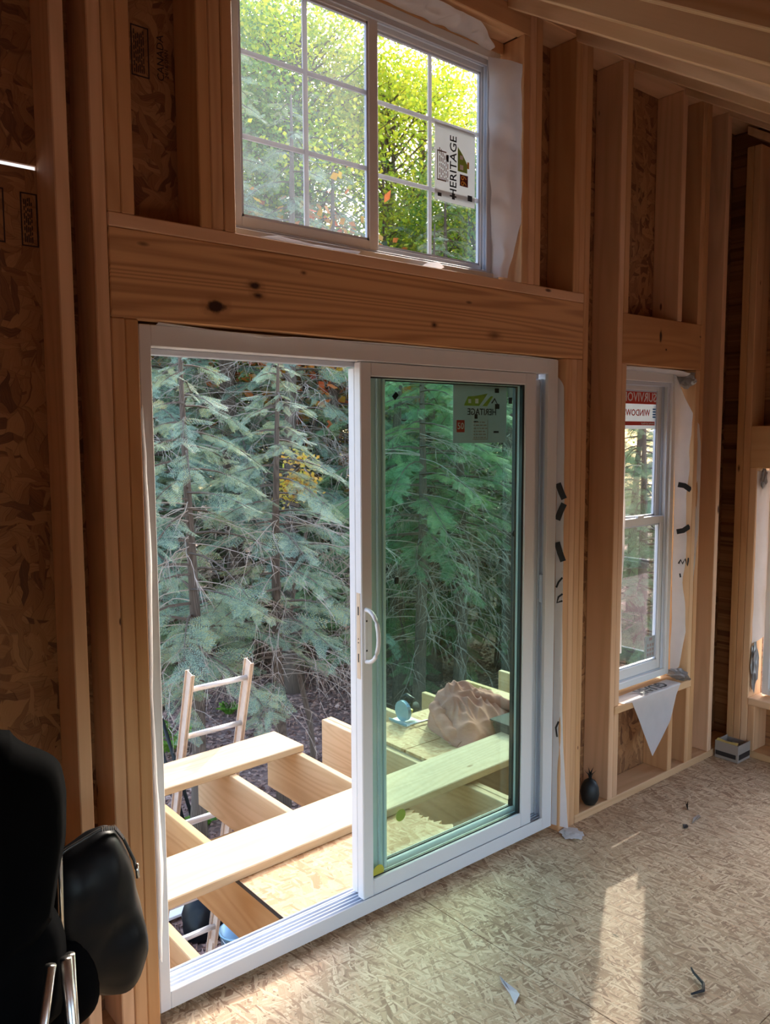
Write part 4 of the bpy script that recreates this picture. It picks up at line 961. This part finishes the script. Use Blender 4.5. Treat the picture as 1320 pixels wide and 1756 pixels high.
# ------------------------------------------------------------------ ladder leaning on the joist end
lad = empty('extension_ladder', (1.2, 2.75, GZ)); tag(lad, 'weathered aluminium extension ladder leaning on the deck joist', 'ladder')
lk_ = .27
def ly(z, off=0): return 1.90 + lk_ * (.43 - z) + off
def rail(x, z0, z1, off, mat, w=.024, dpt=.072, name='rail'):
    # C channel: web and two lips
    d = Vector((0, ly(z1) - ly(z0), z1 - z0)); L_ = d.length; zax = d.normalized(); xax = Vector((1, 0, 0)); yax = zax.cross(xax)
    mw = Matrix((xax, yax, zax)).transposed().to_4x4(); mw.translation = Vector((x, ly(z0, off), z0))
    bm = bmesh.new(); s = 1
    bm_box(bm, -.002, .002, -dpt / 2, dpt / 2, 0, L_); bm_box(bm, -w / 2, w / 2, -dpt / 2, -dpt / 2 + .004, 0, L_); bm_box(bm, -w / 2, w / 2, dpt / 2 - .004, dpt / 2, 0, L_)
    o = bmobj(name, bm, mat, lad, mw); return o
XL, XRr = 1.040, 1.410
rail(XL, -1.55, .44, 0, FIBERGLASS); rail(XRr, -1.55, .44, 0, FIBERGLASS)
rail(XL - .035, GZ + .02, -.58, .075, FIBERGLASS); rail(XRr + .035, GZ + .02, -.58, .075, FIBERGLASS)
z = .335
while z > -1.5:
    tube('rung', lad, [(XL + .002, ly(z), z), (XRr - .002, ly(z), z)], .0165, ALU, 8); z -= .293
z = -.60
while z > GZ + .15:
    tube('rung', lad, [(XL - .033, ly(z, .075), z), (XRr + .033, ly(z, .075), z)], .0165, ALU, 8); z -= .293
for x in (XL - .035, XRr + .035): bx('rail_bracket', lad, x - .02, x + .02, ly(-.62) - .02, ly(-.62) + .09, -.66, -.59, ALU)
for x in (XL - .035, XRr + .035): bx('foot', lad, x - .03, x + .03, ly(GZ, .03), ly(GZ, .13), GZ - .06, GZ + .05, ALU)

# ------------------------------------------------------------------ jacket, saw and dark block on the far sheet
def fold(p, seed):
    """soft rounded cloth folds: two swirls of radiating folds and some slanting ones"""
    w_ = mnoise.noise(p * 5 + Vector((seed, 0, 0))); f = 0.0
    for (px_, py_, n_, k_, rad_) in ((2.31, 1.13, 5, 24, .13), (2.55, 1.13, 6, -17, .19), (2.40, 1.27, 4, 20, .12), (2.33, .95, 4, 22, .12)):
        dx, dy = p.x - px_, p.y - py_; r_ = math.hypot(dx, dy)
        c_ = math.cos(n_ * math.atan2(dy, dx) + k_ * r_ + 2.2 * w_)
        f += (1 - abs(c_) * 1.6) * math.exp(-(r_ / rad_) ** 2) * min(1, (r_ / .075) ** 2)
    f += .45 * (1 - 1.8 * abs(math.cos(38 * (p.x * .62 + p.y * .5) + 3.5 * mnoise.noise(p * 4))))
    return f
JO = smooth_outline([(2.215, 1.22), (2.19, 1.10), (2.145, .97), (2.15, .885), (2.215, .86), (2.29, .90), (2.38, .905), (2.46, .93), (2.57, .93), (2.68, .97), (2.74, 1.06), (2.72, 1.2), (2.62, 1.30), (2.50, 1.36), (2.38, 1.37), (2.27, 1.32)], 3)
def jh(x, y):
    """height of the heaped cloth over the sheet"""
    g = lambda cx_, cy_, rx, ry, h: h * math.exp(-((x - cx_) / rx) ** 2 - ((y - cy_) / ry) ** 2)
    return g(2.32, 1.20, .13, .15, .165) + g(2.47, 1.21, .15, .15, .135) + g(2.62, 1.12, .14, .13, .10) + g(2.24, .97, .10, .12, .05) + g(2.42, 1.0, .18, .10, .06) + .03
V = []; Fc = []; nr = 60; cx_, cy_ = 2.43, 1.13; nn = len(JO)
V.append((cx_, cy_, 0))
for k in range(1, nr + 1):
    r = k / nr
    for q in JO: V.append((cx_ + (q[0] - cx_) * r, cy_ + (q[1] - cy_) * r, 0))
for i in range(nn):
    Fc.append((0, 1 + i, 1 + (i + 1) % nn))
    for k in range(nr - 1):
        a_ = 1 + k * nn; Fc.append((a_ + i, a_ + nn + i, a_ + nn + (i + 1) % nn, a_ + (i + 1) % nn))
VV = []
for vi, (x, y, _) in enumerate(V):
    r = 0 if vi == 0 else ((vi - 1) // nn + 1) / nr
    edge = (max(0, 1 - r ** 6)) ** .5
    h = jh(x, y); f = fold(Vector((x, y, h)), 4.0)
    z = .0195 + (h + f * .021 * (.5 + 2.6 * min(h, .2)) ) * edge
    pull = f * .010
    VV.append((x + pull * (x - cx_) * 2, y + pull * (y - cy_) * 2, max(.0192, z)))
jk = meshobj('jacket', VV, Fc, PINK, None, smooth=True); tag(jk, 'dusty pink fleece jacket heaped on the strand board behind the glass', 'jacket')
def sleeve(pts, rad, name):
    V, Fc = tube_geo(pts, rad, 18)
    V = [v + Vector((0, -.3, 1)) * (fold(v, 9.0) * .010 + .006 * math.cos(70 * v.y + 40 * v.x)) for v in V]
    V = [Vector((v.x, v.y, max(v.z, .0195))) for v in V]
    return meshobj(name, V, Fc, PINK, jk, smooth=True)
def dense(pts, rad, n=26):
    return [interp(pts, i / (n - 1)) for i in range(n)], [rad[0] + (rad[1] - rad[0]) * i / (n - 1) for i in range(n)]
sleeve(*dense([(2.36, 1.28, .11), (2.26, 1.23, .150), (2.215, 1.13, .115), (2.185, 1.02, .06), (2.19, .94, .022)], (.040, .040), 50), 'sleeve')
sleeve(*dense([(2.47, 1.16, .19), (2.60, 1.06, .15), (2.70, 1.00, .10), (2.775, .96, .03)], (.050, .034), 50), 'sleeve')
tb = bx('dark_block', None, 2.44, 2.76, .80, .96, .0187, .105, DARKGREY, .02); tag(tb, 'dark grey block with a strap half under the pink jacket', 'bag')  # dark grey block set under the front of the jacket
bx('flap', tb, 2.43, 2.77, .80, .965, .1055, .113, DARKGREY, .004)
tube('strap', tb, [(2.50, .795, .06), (2.55, .785, .10), (2.62, .785, .10), (2.68, .795, .06)], .006, DARKGREY, 6)
SAWX = -.045
sw = empty('circular_saw', (2.27 + SAWX, 1.42, .019)); tag(sw, 'small blue and silver circular saw beside the pink jacket', 'saw')
bx('base_plate', sw, 2.195 + SAWX, 2.325 + SAWX, 1.36, 1.52, .0190, .0225, ALU, .001)
bx('base_plate_edge', sw, 2.192 + SAWX, 2.197 + SAWX, 1.36, 1.52, .0190, .034, TOOLBLUE, .001)
V = []; n_ = 20
for s in (0, .024):
    V.append((2.225 + SAWX + s, 1.44, .060))
    for k in range(n_): V.append((2.225 + SAWX + s, 1.44 + .062 * math.cos(2 * math.pi * k / n_), .088 + .062 * math.sin(2 * math.pi * k / n_)))
Fc = [(0, 1 + k, 1 + (k + 1) % n_) for k in range(n_)] + [(n_ + 1, n_ + 2 + (k + 1) % n_, n_ + 2 + k) for k in range(n_)] + [(1 + k, n_ + 2 + k, n_ + 2 + (k + 1) % n_, 1 + (k + 1) % n_) for k in range(n_)]
meshobj('blade_guard', V, Fc, TOOLBLUE, sw)
tube('motor', sw, [(2.25 + SAWX, 1.44, .09), (2.345 + SAWX, 1.44, .09)], .030, DARKGREY, 14)
tube('motor_cap', sw, [(2.262 + SAWX, 1.405, .075), (2.262 + SAWX, 1.395, .10)], .012, TOOLYELLOW, 10)
tube('handle', sw, [(2.27 + SAWX, 1.41, .12), (2.275 + SAWX, 1.39, .165), (2.275 + SAWX, 1.45, .175), (2.275 + SAWX, 1.50, .14)], .012, GASKET, 8)
tube('depth_rod', sw, [(2.205 + SAWX, 1.34, .036), (2.36 + SAWX, 1.33, .036)], .006, STEEL, 8)
# things lying on the ground under the deck
wb = bx('white_panel', None, 1.90, 2.28, 4.42, 5.00, GZ + .10, GZ + .13, INKWHITE, .004); tag(wb, 'white board lying on the ground under the deck, left of the black sack', 'board')
bx('support_block', wb, 1.95, 2.25, 4.5, 4.9, GZ - .05, GZ + .099, DARKGREY, .004)
V, Fc = pillow_geo(smooth_outline([(-.26, -.22), (.26, -.22), (.30, .1), (.08, .26), (-.10, .28), (-.30, .08)]), .36, (1, 0, 0), (0, .5, .87), (0, -.87, .5), (2.27, 4.12, GZ + .20), 7, .05, 3)
sk = meshobj('black_sack', V, Fc, BLACKGLOSS, None, smooth=True); tag(sk, 'shiny black sack on the ground under the deck', 'bag')
tube('tied_neck', sk, [(2.25, 4.22, GZ + .40), (2.25, 4.25, GZ + .47), (2.27, 4.25, GZ + .53)], [.05, .025, .05], BLACKGLOSS, 8)
def lathe(name, parent, prof, c, mat, n=20):
    V = [(c[0] + r * math.cos(2 * math.pi * k / n), c[1] + r * math.sin(2 * math.pi * k / n), c[2] + z) for r, z in prof for k in range(n)]
    Fc = [(i * n + k, i * n + (k + 1) % n, (i + 1) * n + (k + 1) % n, (i + 1) * n + k) for i in range(len(prof) - 1) for k in range(n)]
    return meshobj(name, V, Fc, mat, parent, smooth=True)
bk = lathe('bucket', None, [(0, .01), (.12, .0), (.145, .30), (.155, .30), (.155, .32), (.14, .32), (.115, .03), (0, .03)], (2.24, 3.62, GZ), TOOLBLUE); tag(bk, 'blue bucket on the ground at the foot of the ladder', 'bucket')
tube('handle', bk, [(2.095, 3.62, GZ + .29), (2.11, 3.54, GZ + .24), (2.24, 3.48, GZ + .20), (2.37, 3.54, GZ + .24), (2.385, 3.62, GZ + .29)], .005, STEEL, 6)
gb = bx('storage_bin', None, 1.66, 1.98, 3.80, 4.15, GZ - .02, GZ + .06, plain('green_bin', (.16, .22, .14), .5), .012); tag(gb, 'low green storage bin on the ground nearest the wall, below the white board', 'bin')
bx('lid', gb, 1.64, 2.0, 3.78, 4.17, GZ + .0605, GZ + .08, plain('dark_lid', (.03, .03, .03), .4), .008)
for (x, lb) in ((2.95, 'left black pole leaning under the second plank'), (3.06, 'right black pole leaning under the second plank')):
    pl = tube('pole', None, [(x, 6.0, gz(x, 6.0) - .02), (x - .22, 6.35, GZ + 1.25)], .022, GASKET, 8); tag(pl, lb, 'pole')
    tube('pole_cap', pl, [(x - .22, 6.35, GZ + 1.251), (x - .223, 6.355, GZ + 1.28)], .026, STEEL, 8)

# ------------------------------------------------------------------ camp chair and bag at the left
ch = empty('camp_chair', (-.66, -.42, 0)); tag(ch, 'black padded folding chair with chrome legs at the left edge', 'chair')
out = smooth_outline([(-.90, .62), (-.90, 1.10), (-.84, 1.16), (-.50, 1.17), (-.475, 1.125), (-.41, 1.085), (-.385, 1.04), (-.382, .92), (-.40, .84), (-.44, .66)], 2)
V, Fc = pillow_geo(out, .12, (1, 0, 0), (0, 0, 1), (0, -1, 0), (0, -.45, 0), 7, .012, 5, .4)
meshobj('backrest', V, Fc, BLACKFAB, ch, smooth=True)
V, Fc = pillow_geo(smooth_outline([(-.90, -.92), (-.42, -.92), (-.42, -.40), (-.90, -.40)], 2), .09, (1, 0, 0), (0, 1, 0), (0, 0, 1), (0, .0, .50), 6, .01, 6, .35)
meshobj('seat', V, Fc, BLACKFAB, ch, smooth=True)
V, Fc = pillow_geo(smooth_outline([(-.90, .44), (-.42, .44), (-.385, .58), (-.395, .72), (-.46, .80), (-.90, .80)], 2), .10, (1, 0, 0), (0, 0, 1), (0, -1, 0), (0, -.42, 0), 6, .012, 8, .4)
meshobj('skirt', V, Fc, BLACKFAB, ch, smooth=True)
tube('leg', ch, [(-.445, -.50, .66), (-.50, -.525, .40), (-.575, -.55, .0)], .011, CHROME, 10)
tube('leg', ch, [(-.412, -.49, .655), (-.406, -.50, .40), (-.395, -.52, .0)], .012, CHROME, 10)
tube('leg', ch, [(-.395, -.46, .64), (-.388, -.45, .40), (-.37, -.42, .0)], .011, CHROME, 10)
tube('leg', ch, [(-.86, -.50, .60), (-.88, -.52, .0)], .011, CHROME, 10)
tube('leg', ch, [(-.88, -.90, .46), (-.90, -.92, .0)], .011, CHROME, 10); tube('leg', ch, [(-.45, -.90, .46), (-.44, -.92, .0)], .011, CHROME, 10)
tube('upright', ch, [(-.392, -.40, .60), (-.384, -.395, .98)], .006, CHROME, 8)
bag = empty('zip_bag', (-.28, -.27, .37)); tag(bag, 'glossy black zippered bag hanging beside the padded chair', 'bag')
out = smooth_outline([(-.405, .745), (-.33, .785), (-.262, .808), (-.225, .800), (-.205, .765), (-.180, .700), (-.168, .62), (-.152, .52), (-.150, .43), (-.19, .375), (-.235, .365), (-.30, .40), (-.365, .455), (-.40, .56)], 2)
V, Fc = pillow_geo(out, .15, (1, 0, 0), (0, 0, 1), (0, -1, 0), (0, -.27, 0), 9, .02, 9, .45)
meshobj('body', V, Fc, BLACKGLOSS, bag, smooth=True)
V, Fc = pillow_geo(smooth_outline([(-.41, .40), (-.40, .60), (-.33, .62), (-.29, .52), (-.27, .40), (-.33, .355), (-.45, .335)], 2), .10, (1, 0, 0), (0, 0, 1), (0, -1, 0), (0, -.30, 0), 6, .02, 11, .45)
meshobj('lower_pouch', V, Fc, BLACKFAB, bag, smooth=True)
zp = [(-.408, -.275, .742), (-.335, -.285, .783), (-.262, -.29, .807), (-.222, -.285, .797), (-.200, -.28, .760), (-.176, -.28, .698), (-.170, -.275, .672)]
zipo = tube('zip', bag, [interp(zp, i / 24) for i in range(25)], .0042, ZIP, 6)
for i in range(14):
    p = interp(zp, .36 + .022 * i); bx('zip_tooth', zipo, p.x - .0012, p.x + .0012, p.y - .006, p.y + .001, p.z - .002, p.z + .008, CHROME, 0)
tube('zip_pull', zipo, [(-.172, -.285, .690), (-.172, -.290, .655)], .0045, CHROME, 6)
tube('strap', bag, [(-.40, -.275, .745), (-.385, -.36, .80), (-.384, -.395, .86)], .007, BLACKFAB, 6)

# ------------------------------------------------------------------ small things inside
# dark pineapple ornament on the sole plate
pn = lathe('pineapple_ornament', None, [(0, .0), (.026, .002), (.038, .022), (.043, .050), (.040, .080), (.028, .106), (.012, .118), (0, .119)], (2.108, .032, .0385), GASKET, 18); tag(pn, 'black pineapple shaped ornament on the sole plate beside the door', 'ornament')
for i in range(9):
    a_ = i * 2.4; r_ = .004 + .008 * (i / 9); le = .055 - .02 * (i / 9)
    d = Vector((math.cos(a_), math.sin(a_), 0)); s_ = Vector((-d.y, d.x, 0)); b0 = Vector((2.108, .032, .152))
    meshobj('crown_leaf', [b0 + s_ * .007, b0 - s_ * .007, b0 + d * r_ + Vector((0, 0, le * .6)) - s_ * .004, b0 + d * r_ + Vector((0, 0, le * .6)) + s_ * .004, b0 + d * (r_ + .022) + Vector((0, 0, le))], [(0, 1, 2, 3), (3, 2, 4)], GASKET, pn)
# open carton of nails in the corner
cb = empty('nail_carton', (3.23, -.08, 0)); tag(cb, 'open grey carton with a yellow flap on the floor in the corner', 'carton')
ang = .02
def cbx(name, x0, x1, y0, y1, z0, z1, m): return bx(name, cb, x0, x1, y0, y1, z0, z1, m, .001)
cbx('bottom', 3.155, 3.285, -.142, -.012, .001, .006, CARTON)
cbx('side', 3.155, 3.285, -.142, -.138, .006, .095, CARTON); cbx('side', 3.155, 3.285, -.016, -.012, .006, .095, CARTON)
cbx('side', 3.155, 3.159, -.138, -.016, .006, .095, CARTON); cbx('side', 3.281, 3.285, -.138, -.016, .006, .085, CARTON)
cbx('print_band', 3.1535, 3.155, -.130, -.018, .018, .042, CARTONDARK); cbx('print_band', 3.162, 3.280, -.1435, -.142, .016, .045, CARTONDARK)
meshobj('flap', [(3.154, -.135, .096), (3.154, -.018, .096), (3.172, -.020, .106), (3.168, -.07, .100), (3.176, -.132, .104)], [(0, 1, 2, 3, 4)], YELLOWPAPER, cb)
L = [(x, x + .003, y, y + .05, z, z + .003) for x, y, z in [(random.uniform(3.17, 3.26), random.uniform(-.13, -.07), random.uniform(.05, .075)) for _ in range(40)]]
nl = multi('nails', cb, L, STEEL); nl['kind'] = 'stuff'
# scraps on the floor
def scrap(name, pts, mat, label, cat, t=.0012, z=.0005, curl=.012):
    n_ = len(pts); cx_ = sum(p[0] for p in pts) / n_; cy_ = sum(p[1] for p in pts) / n_
    V = [(p[0], p[1], z + curl * (i % 2)) for i, p in enumerate(pts)] + [(p[0], p[1], z + t + curl * (i % 2)) for i, p in enumerate(pts)] + [(cx_, cy_, z), (cx_, cy_, z + t)]
    Fc = [((i + 1) % n_, i, 2 * n_) for i in range(n_)] + [(n_ + i, n_ + (i + 1) % n_, 2 * n_ + 1) for i in range(n_)] + [(i, (i + 1) % n_, n_ + (i + 1) % n_, n_ + i) for i in range(n_)]
    return tag(meshobj(name, V, Fc, mat), label, cat)
scrap('plastic_scrap', [(.872, -.600), (.905, -.590), (.925, -.560), (.915, -.520), (.935, -.480), (.905, -.515), (.895, -.560)], PLASTIC, 'curled clear plastic scrap on the floor near the camera', 'scrap')
hk = tube('wire_hook', None, [(1.320, -.925, .006), (1.365, -.940, .006), (1.392, -.925, .008), (1.412, -.880, .012), (1.418, -.868, .02)], [.003, .005, .005, .004, .003], GASKET, 8); tag(hk, 'small black bent hook on the floor right of the sun patch', 'hook')
scrap('wood_chip', [(2.465, -.255), (2.490, -.240), (2.500, -.225), (2.480, -.232)], CARTONDARK, 'dark upright wood chip on the floor below the double hung window', 'wood chip', .003, .001, .03)
scrap('wood_chip', [(2.36, -.335), (2.44, -.330), (2.455, -.312), (2.40, -.318)], CARTON, 'long brown wood splinter beside the dark chip', 'wood chip', .004, .001, .004)
scrap('wood_chip', [(2.290, -.335), (2.310, -.345), (2.325, -.330), (2.305, -.322)], CARTONDARK, 'rounded brown chip left of the splinter', 'wood chip', .006, .001, .003)
rng2 = np.random.default_rng(5)
n = 260
C = np.stack([rng2.uniform(.3, 3.1, n), rng2.uniform(-1.3, -.06, n), np.full(n, .0025)], 1)
a, b = rot_basis(n, rng2, .97)
sd = link(bpy.data.objects.new('sawdust_shavings', quads_mesh('sawdust_shavings', leaf_quads(C, rng2.uniform(.01, .035, n), rng2.uniform(.002, .006, n), a, b), PLANKWOOD)))
tag(sd, 'thin pale wood shavings scattered over the strand board floor', 'shavings', kind='stuff')
